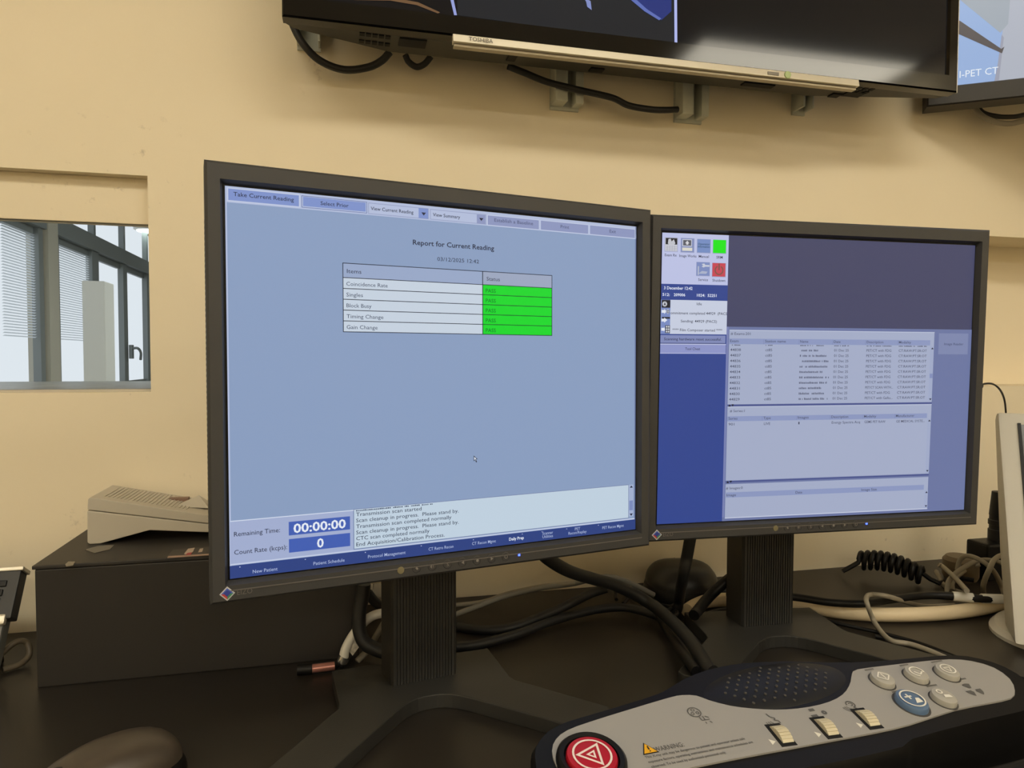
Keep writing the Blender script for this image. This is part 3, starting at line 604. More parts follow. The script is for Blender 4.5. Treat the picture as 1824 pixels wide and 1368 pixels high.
# ------------------------------------------------------------------ second television, turned on its arm
t2 = thing('wall_television', mm(911, 938, 405), 'second black television at the right edge, turned inwards and showing a bright room picture', 'television', R(-33))
W2, H2 = .95, .57
rg = [ringf(W2/2, 0, H2, .035), ringf(W2/2, 0, H2, .002), ringf(W2/2-.002, .002, H2-.002, 0), ringf(W2/2-.026, .028, H2-.026, 0), ringf(W2/2-.028, .030, H2-.028, .004)]
vs = [(v[0]+W2/2, v[1], v[2]) for r_ in rg for v in r_]
MB().add(vs, fs).build('bezel', mat('matt_black_bezel', (40, 37, 35), .45), t2)
MB().box((.004, .006, .004), (W2-.004, .034, H2-.004)).build('rear_housing', M_BLACK, t2, bevel=.002)
s2 = MB().quad((.027, .0042, .029), (W2-.027, .0042, .029), (W2-.027, .0042, H2-.027), (.027, .0042, H2-.027)).build('screen', mat('display_b4b9c6', (8, 8, 8), .3, emit=srgb((166, 172, 186))), t2)
def t2poly(name, pts, c, k):
    MB().add([(x/1000, .0042-.0003*k, (z-405)/1000) for x, z in pts], [tuple(range(len(pts)))]).build(name, mat('tv_picture_%02x%02x%02x' % c, (8, 8, 8), .3, emit=srgb(c)), s2)
t2poly('picture_wall', [(28, 434.5), (92, 434.5), (98, 462), (103, 540), (108, 600), (28, 600)], (140, 168, 212), 1)
t2poly('picture_ceiling', [(44, 566), (98, 508), (108, 520), (112, 600), (30, 600)], (150, 160, 172), 2)
t2poly('picture_beam', [(28, 545), (44, 534), (100, 483), (104, 486), (101, 476), (44, 513), (28, 522)], (70, 64, 68), 3)
t2poly('picture_pillar', [(92, 434.5), (98, 434.5), (103, 500), (100, 505), (96, 462)], (146, 150, 168), 2)
lt = MB(); letter(lt, 'I-PET CT', .0445, .0965, .0405, .0105, Matrix.Translation((0, .0042-.0015, 0)) @ Matrix.Rotation(R(0), 4, 'Y'))
lt.build('picture_lettering', mat('tv_picture_text', (8, 8, 8), .3, emit=srgb((226, 232, 240))), s2)
ar = Vector((.30, .034, .2))
MB().box((.36, .034, .15), (.60, .05, .40)).build('mount_plate', M_STEEL, t2)
cable('signal_cable', [mm(1010, 955, 440), mm(1018, 945, 408), mm(1035, 935, 392), mm(1065, 930, 388), mm(1095, 930, 395)], .0045, M_GREYC, 'grey cable bowed below the second television')
cable('signal_cable', [mm(1020, 958, 440), mm(1030, 950, 412), mm(1050, 940, 402), mm(1080, 935, 402), mm(1105, 935, 408)], .0040, M_BLKSOFT, 'dark cable bowed below the second television, above the grey one')

# ------------------------------------------------------------------ black box and the beige device on it
bx = thing('storage_box', mm(-150, 875, -343), 'large plain black cardboard box standing on the desk behind the left monitor', 'box')
MB().box((-.161, -.072, 0), (.165, .090, .124)).build('carton', M_CARD, bx, bevel=.0015)
MB().box((-.163, -.0735, .1245), (.166, .0905, .1285)).build('lid', M_CARD, bx, bevel=.001)
TP = mat('clear_tape', (96, 90, 80), .2)
LB = Vector((-.150, .875, DESK))
def lidp(px, py): p_ = PZ(px, py, DESK+.1285); return (p_.x-LB.x, p_.y-LB.y)
def lidpatch(name, pts, m, z=.1288):
    MB().prism([lidp(*q) for q in pts], z-.0002, z+.0003).build(name, m, bx)
lidpatch('tape_patch', [(152, 980), (175, 973), (205, 971), (196, 979), (168, 986)], TP)
lidpatch('tape_patch', [(116, 1006), (122, 1001), (134, 1001), (130, 1008), (118, 1010)], TP)
lidpatch('sticker', [(296, 994), (308, 980), (380, 974), (380, 990)], mat('sticker_dark', (44, 38, 36), .4))
lidpatch('sticker_print', [(328, 988), (335, 979), (347, 977), (344, 984), (336, 990)], mat('sticker_print_pale', (196, 176, 160), .5), .1292)
lidpatch('sticker_print', [(331, 990), (334, 987), (342, 986), (340, 990)], mat('sticker_red', (168, 52, 58), .5), .1296)
lidpatch('sticker_print', [(353, 985), (356, 979), (362, 978), (360, 984)], mat('sticker_print_pale', (196, 176, 160), .5), .1292)
lidpatch('sticker_edge', [(298, 995), (300, 992), (372, 988), (372, 990)], mat('sticker_edge_pale', (170, 140, 124), .5), .1292)
# beige wedge device: end profile raised at the left, long top running right
dv = thing('plastic_device', mm(-200, 895, -214.5), 'beige wedge-shaped plastic device lying on the black box', 'device')
yF = .880-.895
def dp(px, py): p_ = PY(px, py, .880); return (p_.x+.200, p_.z-(DESK+.1285))
low = [dp(155, 903), dp(155, 960), dp(160, 963), dp(178, 962), dp(266, 938), (.075, dp(366, 944)[1]-.002), (.16, dp(366, 944)[1]-.003), (.16, dp(366, 927)[1]-.012), dp(366, 927)]
zmin = min(z for x, z in low); low = [(x, z-zmin+.0003) for x, z in low]
def xzprism(mb, pts, y0, y1, M=None):
    MM = Matrix(((1, 0, 0, 0), (0, 0, -1, 0), (0, 1, 0, 0), (0, 0, 0, 1)))
    if M is not None: MM = M @ MM
    return mb.prism(pts, -y1, -y0, MM)
xzprism(MB(), low, yF, .065).build('lower_shell', M_BEIGE, dv, bevel=.0012)
up_ = [dp(155, 902), dp(156, 884), dp(160, 880), dp(366, 912), (.16, dp(366, 912)[1]-.020), (.16, dp(366, 927)[1]-.0115), dp(366, 926)]
up_ = [(x, z-zmin+.0006) for x, z in up_]
xzprism(MB(), up_, yF+.0008, .0655).build('upper_shell', M_BEIGE, dv, bevel=.0015)
tl = (up_[3][1]-up_[2][1])/(up_[3][0]-up_[2][0])
for j in range(22):
    x = up_[2][0]+.010+j*.0042; z = up_[2][1]+tl*(x-up_[2][0])
    MB().add([(x, yF+.015, z+.0002), (x+.0014, yF+.015, z+.0002+tl*.0014), (x+.0014, .060, z+.0002+tl*.0014), (x, .060, z+.0002),
              (x, yF+.015, z+.0006), (x+.0014, yF+.015, z+.0006), (x+.0014, .060, z+.0006), (x, .060, z+.0006)],
             [(0,3,2,1),(4,5,6,7),(0,1,5,4),(1,2,6,5),(2,3,7,6),(3,0,4,7)]).build('rib', M_BEIGE, dv)
x = .012; z = up_[2][1]+tl*(x-up_[2][0])
MB().add([(x-.012, .012, z+.0005), (x+.026, .012, z-.003), (x+.012, .030, z+.010), (x-.010, .040, z), (x+.026, .040, z-.003)], [(0, 1, 2), (1, 4, 2), (4, 3, 2), (3, 0, 2), (0, 3, 4, 1)]).build('paper_guide', M_BEIGE, dv)
MB().box((x-.024, .036, z+.001), (x-.002, .046, z+.006)).build('slot_latch', mat('red_brown_latch', (132, 104, 88), .5), dv)

# ------------------------------------------------------------------ desk telephone at the left edge
ph = thing('desk_telephone', mm(-402, 850, -343), 'dark grey desk telephone with silver trim cut off by the left edge', 'telephone')
TLt = Matrix.Rotation(R(58), 4, 'X')      # the face leans back
PM = Matrix.Translation((0, -.028, .012)) @ TLt
MB().box((-.10, -.005, -.018), (.0425, .062, 0), PM).build('lower_housing', mat('phone_grey', (108, 108, 104), .5), ph, bevel=.003)
MB().box((-.10, .055, -.014), (.050, .108, .0045), PM).build('face_plate', mat('phone_dark', (52, 52, 52), .5), ph, bevel=.002)
MB().box((-.10, .049, -.002), (.045, .060, .0060), PM).build('silver_trim', M_SILVER, ph, bevel=.0025)
MB().box((-.10, .107, -.016), (.052, .1115, .0055), PM).build('silver_trim', M_SILVER, ph, bevel=.001)
MB().box((-.09, .080, .0045), (.019, .101, .0055), PM).build('display', mat('phone_display', (20, 24, 30), .3, emit=srgb((110, 140, 200))), ph)
for i, (x, y) in enumerate(((.032, .093), (.030, .083), (.029, .074), (.029, .066))): MB().cbox((x, y, .005), (.014, .007, .003), PM).build('soft_key', M_BLACK, ph, bevel=.0008)
MB().box((-.10, -.03, 0), (.030, .03, .014)).build('foot', M_BLACK, ph, bevel=.003)
cable('phone_cord', [mm(-372, 862, -330), mm(-358, 872, -318), mm(-349, 878, -322), mm(-345, 872, -334), mm(-350, 860, -339), mm(-362, 850, -339)], .0032, mat('brown_grey_cord', (96, 86, 70), .5), 'grey cord curling out beside the desk telephone')

# ------------------------------------------------------------------ mouse at the lower left
def mouse(name, loc, rz, L_, W_, H_, label, m_top, m_side):
    t = thing(name, loc, label, 'mouse', rz)
    def shell(z0, z1, sc, ph0=0):
        mb = MB(); nu, nv = 28, 10; vs = []; fs = []
        for j in range(nv+1):
            a = (j/nv)*PI/2
            for k in range(nu):
                th = 2*PI*k/nu; cx = math.cos(th); sy = math.sin(th)
                x = L_/2*sc*math.cos(a)**.55*math.copysign(abs(cx)**.85, cx); y = W_/2*sc*math.cos(a)**.55*math.copysign(abs(sy)**.8, sy)*(1-.08*cx)
                z = z0+(z1-z0)*math.sin(a)*(1-.28*max(0, x/(L_/2))**1.3-.05*abs(x/(L_/2)))
                vs.append((x, y, z))
        for j in range(nv):
            for k in range(nu): fs.append((j*nu+k, j*nu+(k+1) % nu, (j+1)*nu+(k+1) % nu, (j+1)*nu+k))
        fs.append(tuple(range(nu-1, -1, -1))); fs.append(tuple(nv*nu+k for k in range(nu)))
        return mb.add(vs, fs)
    shell(0, H_*.88, 1.0).build('body', m_side, t, smooth=True)
    shell(H_*.35, H_, .94).build('top_shell', m_top, t, smooth=True)
    MB().lathe([(.001, -.004), (.0095, -.0038), (.0105, 0), (.0095, .0038), (.001, .004)], 20, Matrix.Translation((L_*.26, 0, H_*.66)) @ Matrix.Rotation(PI/2, 4, 'X')).build('scroll_wheel', M_BLKSOFT, t, smooth=True)
    MB().box((L_*.16, -.0006, H_*.6), (L_*.40, .0006, H_*.80)).build('button_gap', M_DARK, t)
    return t
mouse('computer_mouse', (-.183, .588, DESK), R(216), .122, .066, .042, 'black computer mouse with a worn greyish top at the lower left of the desk', mat('worn_mouse_top', (70, 62, 54), .35), M_BLACK)  # top shell is paler and browner than the black body
mouse('computer_mouse', (.474, .911, DESK), R(75), .112, .108, .052, 'rounded black mouse lying against the wall between the two monitor stands', mat('dark_mouse_top', (34, 33, 32), .4), M_BLACK)

# ------------------------------------------------------------------ scan control console (wedge: the deck slopes towards the seat)
PT = CAM_H-.290                                     # height of the deck's middle line
KX, KY = .38, .50; KR = R(4); hD = PT-DESK
ct = thing('scan_control_console', (KX, KY, DESK), 'curved black control console with a grey button panel and red emergency stop', 'control console', KR)
ROOT = Matrix.Translation((KX, KY, DESK)) @ Matrix.Rotation(KR, 4, 'Z')
TT = Matrix.Translation((0, 0, hD)) @ Matrix.Rotation(R(12), 4, 'X')          # deck frame inside the console
DECK_INV = (ROOT @ TT).inverted()
def cp(px, py, h=0):                                # point of the deck, in the deck frame
    o = DECK_INV @ Vector((0, 0, CAM_H)); d = DECK_INV.to_3x3() @ ray(px, py); t = (h-o.z)/d.z
    return (o.x+d.x*t, o.y+d.y*t)
def smooth_loop(pts, sub=3):
    out = []; n = len(pts); P = [Vector((*p, 0)) for p in pts]
    for i in range(n):
        a, b_, c, d = P[i-1], P[i], P[(i+1) % n], P[(i+2) % n]
        for k in range(sub):
            t = k/sub; q = .5*((2*b_)+(c-a)*t+(2*a-5*b_+4*c-d)*t*t+(3*b_-a-3*c+d)*t**3); out.append((q.x, q.y))
    return out
body = [(953, 1345), (960, 1322), (978, 1302), (1010, 1286), (1060, 1271), (1120, 1253), (1180, 1233), (1218, 1210), (1262, 1193), (1320, 1182), (1400, 1178), (1480, 1180), (1560, 1178), (1640, 1171), (1700, 1167), (1745, 1173), (1790, 1188), (1828, 1212), (1845, 1235), (1843, 1256), (1815, 1268), (1740, 1285), (1625, 1316), (1608, 1330), (1500, 1355), (1400, 1374), (1240, 1408), (1100, 1438), (1010, 1440), (965, 1400)]
bp_ = smooth_loop([cp(*q) for q in body], 2)
n = len(bp_); cx_ = sum(p[0] for p in bp_)/n; cy_ = sum(p[1] for p in bp_)/n
top = [TT @ Vector((x, y, 0)) for x, y in bp_]
def grow(p, d): l = math.hypot(p[0]-cx_, p[1]-cy_); return (p[0]+(p[0]-cx_)/l*d, p[1]+(p[1]-cy_)/l*d)
rim = [TT @ Vector((*grow(p, .003), -.005)) for p in bp_]
low_ = [Vector((t.x, t.y, 0)) for t in rim]
vs = [tuple(v) for v in low_+rim+top]
fs_ = [tuple(range(n)), tuple(range(2*n, 3*n))]+[(j*n+i, j*n+(i+1) % n, (j+1)*n+(i+1) % n, (j+1)*n+i) for j in range(2) for i in range(n)]
MB().add(vs, fs_).build('housing', M_BLACK, ct, smooth=True)
grey = [(983, 1340), (990, 1320), (1010, 1304), (1050, 1289), (1120, 1267), (1190, 1246), (1215, 1241), (1240, 1242), (1262, 1250), (1300, 1260), (1340, 1265), (1380, 1267), (1420, 1265), (1460, 1258), (1490, 1247), (1507, 1233), (1515, 1216), (1517, 1203), (1527, 1195), (1580, 1188), (1640, 1181), (1690, 1177), (1730, 1180), (1770, 1192), (1798, 1212), (1807, 1233), (1800, 1246), (1760, 1255), (1700, 1267), (1620, 1293), (1560, 1307), (1480, 1322), (1400, 1337), (1330, 1350), (1240, 1368), (1150, 1388), (1060, 1400), (1010, 1386), (990, 1365)]
GZ = .0016
MB().prism(smooth_loop([cp(*q) for q in grey], 2), -.0008, GZ, TT).build('grey_panel', M_PANEL, ct)
# loudspeaker dome with raised dimples
e0, e1, e2, e3 = cp(1262, 1222), cp(1512, 1215), cp(1400, 1183), cp(1385, 1262)
scx, scy = (e0[0]+e1[0])/2-.004, (e2[1]+e3[1])/2+.001; ra = (e1[0]-e0[0])/2*1.16; rb = (e2[1]-e3[1])/2*1.10
DM_ = TT @ Matrix.Translation((scx, scy, -.0004)) @ Matrix.Rotation(R(2), 4, 'Z')
dome = MB().lathe([(1, 0), (.97, .10), (.85, .42), (.65, .72), (.4, .92), (.15, 1), (.02, 1)], 48, DM_ @ Matrix.Diagonal((ra, rb, .0045, 1))).build('loudspeaker_dome', mat('speaker_black', (14, 14, 15), .45), ct, smooth=True)
for j in range(-4, 5):
    for i in range(-7, 8):
        u = (i+(.5 if j % 2 else 0))/7.0; v = j/5.0
        rr = math.hypot(u, v)
        if rr > .80: continue
        MB().lathe([(.0015, -.001), (.0013, .0008), (.0005, .0013)], 8, DM_ @ Matrix.Translation((u*ra, v*rb, .0045*(1-rr**2.4)))).build('dimple', mat('dimple_black', (70, 67, 63), .28), dome, smooth=True)  # lighter than the dome: each dimple's highlight is put into its colour
# emergency stop
er = .0262; ex, ey = cp(1054, 1352, .004)
MB().lathe([(er*1.0, 0), (er*.98, .004), (er*.90, .0062), (er*.78, .005), (er*.76, .001), (er*.2, .0008)], 48, TT @ Matrix.Translation((ex, ey, GZ-.0006))).build('stop_collar', M_BLACK, ct, smooth=True)
stb = MB().lathe([(er*.72, 0), (er*.72, .0045), (er*.69, .0058), (er*.5, .0062), (er*.1, .0063)], 48, TT @ Matrix.Translation((ex, ey, GZ))).build('stop_button', mat('stop_red', (176, 18, 36), .4), ct, smooth=True)
em = MB(); EM = TT @ Matrix.Translation((ex, ey, GZ+.0066))
def ringz(mb, r0, r1, M, n=32, a0=0, a1=2*PI):
    for k in range(n):
        a, c = a0+(a1-a0)*k/n, a0+(a1-a0)*(k+1)/n
        mb.add([(r0*math.cos(a), r0*math.sin(a), 0), (r1*math.cos(a), r1*math.sin(a), 0), (r1*math.cos(c), r1*math.sin(c), 0), (r0*math.cos(c), r0*math.sin(c), 0)], [(0, 1, 2, 3)], M)
def tri_ring(mb, r0, r1, M, rot=0):
    for k in range(3):
        a, c = rot+2*PI*k/3, rot+2*PI*(k+1)/3
        mb.add([(r0*math.cos(a), r0*math.sin(a), 0), (r1*math.cos(a), r1*math.sin(a), 0), (r1*math.cos(c), r1*math.sin(c), 0), (r0*math.cos(c), r0*math.sin(c), 0)], [(0, 1, 2, 3)], M)
ringz(em, er*.50, er*.56, EM); tri_ring(em, er*.35, er*.48, EM, R(-70)); tri_ring(em, er*.08, er*.18, EM, R(-70))
em.build('stop_emblem', mat('emblem_white', (236, 222, 214), .5), stb)
# round keys
def key(px, py, m, sx, sym, r_=.0108):
    x, y = cp(px, py, .004)
    MK = TT @ Matrix.Translation((x, y, GZ-.0003)) @ Matrix.Diagonal((.95, 1.08, 1, 1))
    MB().lathe([(r_*1.14*sx, 0), (r_*1.12*sx, .0006), (r_*.9*sx, .0006)], 28, MK).build('key_rim', mat('key_shadow_gap', (70, 68, 66), .5), ct, smooth=True)
    ko = MB().lathe([(r_*sx, 0), (r_*.99*sx, .0034), (r_*.93*sx, .0050), (r_*.75*sx, .0056), (r_*.2*sx, .0058)], 32, MK).build('round_key', m, ct, smooth=True)
    e = MB(); E_ = TT @ Matrix.Translation((x, y, GZ+.0060)); s_ = r_*sx
    sym(e, E_, s_); e.build('key_symbol', mat('key_print_white', (236, 232, 220), .5), ko)
def seg(mb, a, c, wd, M):
    a = Vector((*a, 0)); c = Vector((*c, 0)); d = (c-a).normalized(); q = Vector((-d.y, d.x, 0))*wd/2
    mb.add([a-q, c-q, c+q, a+q], [(0, 1, 2, 3)], M)
def sy_diamond(mb, M, s_):
    p_ = [(-.62*s_, 0), (0, -.55*s_), (.62*s_, 0), (0, .55*s_)]
    for k in range(4): seg(mb, p_[k], p_[(k+1) % 4], .12*s_, M)
    seg(mb, (0, -.35*s_), (0, .35*s_), .12*s_, M)
def sy_check(mb, M, s_):
    ringz(mb, .55*s_, .67*s_, M, 24, R(-20), R(250)); seg(mb, (-.30*s_, .05*s_), (0, -.40*s_), .13*s_, M); seg(mb, (0, -.40*s_), (.45*s_, -.10*s_), .13*s_, M)
def sy_tri(mb, M, s_): ringz(mb, .55*s_, .67*s_, M, 24); tri_ring(mb, .28*s_, .46*s_, M, R(-90))
def sy_table(mb, M, s_):
    ringz(mb, .70*s_, .80*s_, M, 28); seg(mb, (-.45*s_, .2*s_), (.1*s_, .2*s_), .12*s_, M); seg(mb, (-.15*s_, .45*s_), (-.15*s_, -.05*s_), .12*s_, M)
    mb.add([(-.1*s_, -.45*s_, 0), (.45*s_, -.45*s_, 0), (.45*s_, -.05*s_, 0), (.2*s_, .0, 0)], [(0, 1, 2, 3)], M)
def sy_person(mb, M, s_):
    ringz(mb, .16*s_, .28*s_, M @ Matrix.Translation((-.15*s_, .4*s_, 0)), 16); mb.add([(-.3*s_, -.35*s_, 0), (.45*s_, -.45*s_, 0), (.4*s_, -.1*s_, 0), (-.1*s_, .0, 0)], [(0, 1, 2, 3)], M)
KG = mat('key_grey', (172, 168, 158), .38)
key(1572, 1210, KG, .93, sy_diamond); key(1632, 1202, KG, .93, sy_check); key(1687, 1197, KG, .93, sy_tri); key(1681, 1243, KG, .93, sy_person)
key(1624, 1250, mat('key_blue', (92, 116, 146), .35), 1.2, sy_table)
# thumb wheels in slots
for (px, py) in ((1390, 1312), (1470, 1299), (1543, 1283)):
    x, y = cp(px, py); MS = TT @ Matrix.Translation((x, y, GZ)) @ Matrix.Rotation(R(-4), 4, 'Z')
    MB().box((-.0068, -.0120, -.001), (.0068, .0120, .0003), MS).build('wheel_slot', M_DARK, ct)
    wh = MB(); prof = []
    n = 30; r0 = .0130
    for k in range(n):
        a, c = 2*PI*k/n, 2*PI*(k+.7)/n
        prof += [(r0*math.cos(a), r0*math.sin(a)), (r0*math.cos(c), r0*math.sin(c)), (r0*.95*math.cos((c+.01)), r0*.95*math.sin(c+.01)), (r0*.95*math.cos(2*PI*(k+.98)/n), r0*.95*math.sin(2*PI*(k+.98)/n))]
    wh.prism(prof, -.0048, .0048, MS @ Matrix.Translation((.0008, 0, -.0085)) @ Matrix.Rotation(PI/2, 4, 'Y'))
    wh.build('thumb_wheel', mat('ivory_wheel', (206, 196, 168), .45), ct)
    tr = MB(); tr.add([(-.013, -.009, .0003), (-.0085, -.006, .0003), (-.013, -.003, .0003)], [(0, 1, 2)], MS); tr.build('pointer_mark', mat('pointer_white', (232, 228, 214), .5), ct)
# printed symbols and warning
FLAT = Matrix(((1, 0, 0, 0), (0, 0, 1, 0), (0, 1, 0, 0), (0, 0, 0, 1)))       # lettering (x, 0, z) onto the deck (x, z, 0)
ink = MB(); TM = TT @ Matrix.Translation((0, 0, GZ+.0003))
x, y = cp(1167, 1343); letter(ink, 'WARNING:', x, x+.025, y, .0044, TM @ FLAT, .006)
wx, wy = cp(1150, 1355)
for i, (t, ln) in enumerate((('This X-ray unit may be dangerous to patient and operator unless safe', .086), ('exposure factors, operating instructions and maintenance schedules are', .090), ('observed. To be used by authorized personnel only.', .063))):
    letter(ink, t, wx, wx+ln, wy-i*.0046, .0023, TM @ FLAT, .012)
def at(px, py): x, y = cp(px, py); return TM @ Matrix.Translation((x, y, 0))
A_ = at(1236, 1272); ringz(ink, .0048, .0058, A_, 20)
for k in range(3): ringz(ink, .0010, .0017, A_ @ Matrix.Translation((.0026*math.cos(R(90+120*k)), .0026*math.sin(R(90+120*k)), 0)), 8)
for a, c in (((.001, -.006), (.001, -.010)), ((.004, -.0055), (.004, -.0095)), ((.001, -.010), (.008, -.010)), ((.006, -.006), (.0085, -.008)), ((.003, -.012), (.003, -.014)), ((.007, -.012), (.008, -.014))): seg(ink, a, c, .0009, A_)
A_ = at(1372, 1284)
for a, c in (((0, .006), (.001, .002)), ((.001, .002), (.004, .0)), ((.004, 0), (.002, -.002)), ((.002, -.002), (.005, -.003)), ((.005, -.003), (.005, -.006))): seg(ink, a, c, .0011, A_)
for k in range(3): ringz(ink, .003+k*.002, .0037+k*.002, A_ @ Matrix.Translation((.001, -.002, 0)), 8, R(185), R(240))
A_ = at(1450, 1274); ringz(ink, .0005, .0024, A_ @ Matrix.Translation((.009, -.001, 0)), 12); seg(ink, (-.002, .004), (.003, .004), .0030, A_); seg(ink, (-.005, -.003), (.001, -.003), .0034, A_)
A_ = at(1514, 1258); ringz(ink, .0030, .0042, A_, 18, R(-90), R(180)); ringz(ink, .0012, .0020, A_, 12, R(-120), R(150)); seg(ink, (0, -.0036), (.004, -.008), .0014, A_)
for k in range(3): ringz(ink, .0055+k*.002, .0061+k*.002, A_, 8, R(190), R(240))
A_ = at(1732, 1232)
for k in range(3): ringz(ink, .0025, .0085, A_, 4, R(60+120*k), R(120+120*k))
for (px, py, ln) in ((1540, 1197, .010), (1602, 1189, .010), (1658, 1183, .012), (1700, 1215, .013), (1650, 1226, .011), (1588, 1236, .011), (1636, 1273, .010)):
    x, y = cp(px, py); q = x
    while q < x+ln:
        seg(ink, (q, y), (q+.0011, y), .0018, TM); q += .0017
ink.build('panel_print', M_INK, ct)['kind'] = 'stuff'
wt = MB(); A_ = at(1154, 1337)
wt.add([(-.0068, -.0052, 0), (.0068, -.0052, 0), (-.001, .0062, 0)], [(0, 1, 2)], A_); wt.build('warning_triangle_edge', mat('print_black', (30, 28, 24), .6), ct)
wt = MB(); wt.add([(-.0055, -.0045, .0003), (.0055, -.0045, .0003), (-.0008, .0048, .0003)], [(0, 1, 2)], A_); wt.build('warning_triangle', mat('warning_yellow', (232, 172, 24), .5), ct)
wt = MB(); seg(wt, (0, .0018), (0, -.0018), .0011, A_ @ Matrix.Translation((0, 0, .0006))); seg(wt, (0, -.0027), (0, -.0037), .0011, A_ @ Matrix.Translation((0, 0, .0006))); wt.build('warning_mark', mat('print_black', (30, 28, 24), .6), ct)

# keyboard unit docked to the front of the console
kb = thing('console_keyboard', (.50, .332, DESK), 'black ridged keyboard unit docked in front of the grey console panel', 'keyboard', R(6))
MB().box((-.10, -.11, 0), (.235, .083, .027)).build('case', M_BLACK, kb, bevel=.004)
for j, (yy, zz) in enumerate(((.068, .0330), (.048, .0310), (.024, .0300))):
    MB().tube([(-.098, yy, zz-.004), (.233, yy, zz-.004)], .0048, 12, smooth=False).build('ridge', M_BLACK, kb, smooth=True)
MB().box((-.10, .075, .025), (.235, .084, .035)).build('rear_lip', M_BLACK, kb, bevel=.003)

# ------------------------------------------------------------------ light grey display at the right edge
dsp = thing('grey_display', mm(880, 655, -343), 'light grey angled display with a dark screen at the right edge of the desk', 'monitor')
B0 = mm(766, 642, -335)-mm(880, 655, -343)
DM = Matrix.Translation(B0) @ Matrix.Rotation(R(-38), 4, 'Z') @ Matrix.Rotation(R(-25), 4, 'X')
M_LG = mat('pale_grey_plastic', (204, 200, 190), .5)
side = [(0, 0), (0, .292), (.010, .296), (.020, .290), (.045, .12), (.045, .026)]
MM = DM @ Matrix(((0, 0, 1, 0), (1, 0, 0, 0), (0, 1, 0, 0), (0, 0, 0, 1)))
MB().prism(side, 0, .30, MM).build('housing', M_LG, dsp, bevel=.004, smooth=True)
MB().box((.022, -.0012, .03), (.278, .0006, .276), DM).build('screen', mat('dark_screen', (26, 28, 32), .25), dsp)
MB().box((.0205, -.002, .028), (.024, .001, .278), DM).build('screen_edge', M_BLACK, dsp)
MB().lathe([(.098, 0), (.098, .004), (.092, .010), (.05, .012), (.01, .012)], 40, Matrix.Translation((-.002, .0, 0)), sx=1, sy=.86).build('foot', M_LG, dsp, smooth=True)
MB().tube([(.02, .02, .01), (.025, .03, .06), (.02, .06, .12)], .018, 14).build('neck', M_LG, dsp, smooth=True)

# thin wire from behind the right monitor to the grey display
cable('thin_wire', [mm(618, 684, -30), mm(650, 690, -12), PY(1735, 690, .695), PY(1752, 684, .70), PY(1768, 684, .71), PY(1781, 694, .72), PY(1789, 712, .75), PY(1792, 738, .78), PY(1795, 768, .79)], .0012, M_BLKSOFT, 'thin black wire arching from the right monitor to the grey display', n=6)

# ------------------------------------------------------------------ cables on the desk
def DP(*a, dz=0): return [PZ(x, y, DESK+z+dz) for x, y, z in a]
# thick cream cable along the back
cable('thick_cable', DP((1224, 1088, .0095), (1240, 1078, .0095), (1266, 1070, .0095), (1330, 1068, .0095), (1420, 1078, .0095), (1500, 1090, .0095), (1580, 1095, .0095), (1680, 1092, .0095), (1750, 1083, .0095), (1800, 1070, .0095), (1850, 1056, .0095)), .0092, M_CREAMC, 'thick cream cable running behind the right monitor stand', n=14)
# black cable with white tags
cable('tagged_cable', DP((1296, 1060, .026), (1350, 1058, .026), (1420, 1064, .026), (1480, 1073, .025), (1540, 1075, .025), (1580, 1069, .025), (1640, 1061, .025), (1700, 1062, .026), (1760, 1067, .026), (1830, 1060, .026)), .0052, M_BLACK, 'black cable with two white tags lying over the cream cable')
for (a, c) in (((1697, 1063), (1733, 1066)), ((1748, 1067), (1786, 1068))):
    MB().tube(DP((a[0], a[1]-1, .026), (c[0], c[1]-1, .026)), .0062, 12, smooth=False).build('cable_tag', M_WHITE, bpy.data.objects['tagged_cable'], smooth=True)
# coiled handset cord
pts = []; A0 = PZ(1530, 1006, DESK+.018); A1 = PZ(1644, 1030, DESK+.012)
turns = 9.5; N = int(turns*14)
ax = (A1-A0).normalized(); nx = ax.cross(Vector((0, 0, 1))).normalized(); nz = Vector((0, 0, 1))
for i in range(N+1):
    t = i/N; a = 2*PI*turns*t
    arch = .012*math.sin(PI*(t*.85+.12))
    pts.append(A0.lerp(A1, t)+nz*(arch+.0125*math.sin(a)+.002)+nx*(.0125*math.cos(a)))
pts = [A0+Vector((-.03, .0, -.008))]+pts+[A1+Vector((.02, -.01, -.006)), PZ(1700, 1029, DESK+.010), PZ(1735, 1034, DESK+.010)]
cable('coiled_cord', pts, .0036, M_BLACK, 'black coiled cord lying against the wall', n=8, sub=2)
# grey tangle on the right
g_lab = 'tangled grey cables in front of the black adapter'
cable('data_cable', DP((1668, 1018, .012), (1672, 1026, .010), (1685, 1045, .004), (1720, 1058, .004), (1745, 1065, .004)), .0034, M_GREYC, 'grey cable kinked beside the end of the coiled cord')
cable('data_cable', DP((1672, 1006, .030), (1680, 1010, .028), (1702, 1030, .030), (1722, 1052, .040)), .0034, M_GREYC, 'grey cable crossing down to the first white tag')
cable('data_cable', DP((1686, 1058, .004), (1690, 1035, .02), (1712, 1014, .035), (1745, 998, .045), (1775, 1000, .045), (1800, 1010, .03), (1830, 1018, .02)), .0034, M_GREYC, 'grey cable arching over the adapter, lower of the two arches')
cable('data_cable', DP((1705, 1015, .03), (1710, 998, .045), (1722, 990, .055), (1745, 997, .055), (1768, 1015, .045), (1782, 1040, .02), (1790, 1062, .004)), .0034, M_GREYC, 'grey cable making the topmost loop over the adapter')
cable('data_cable', DP((1752, 1062, .006), (1752, 1040, .03), (1762, 1015, .055), (1772, 996, .064), (1790, 988, .06), (1830, 985, .04)), .0034, M_GREYC, 'grey cable rising steeply in front of the adapter')
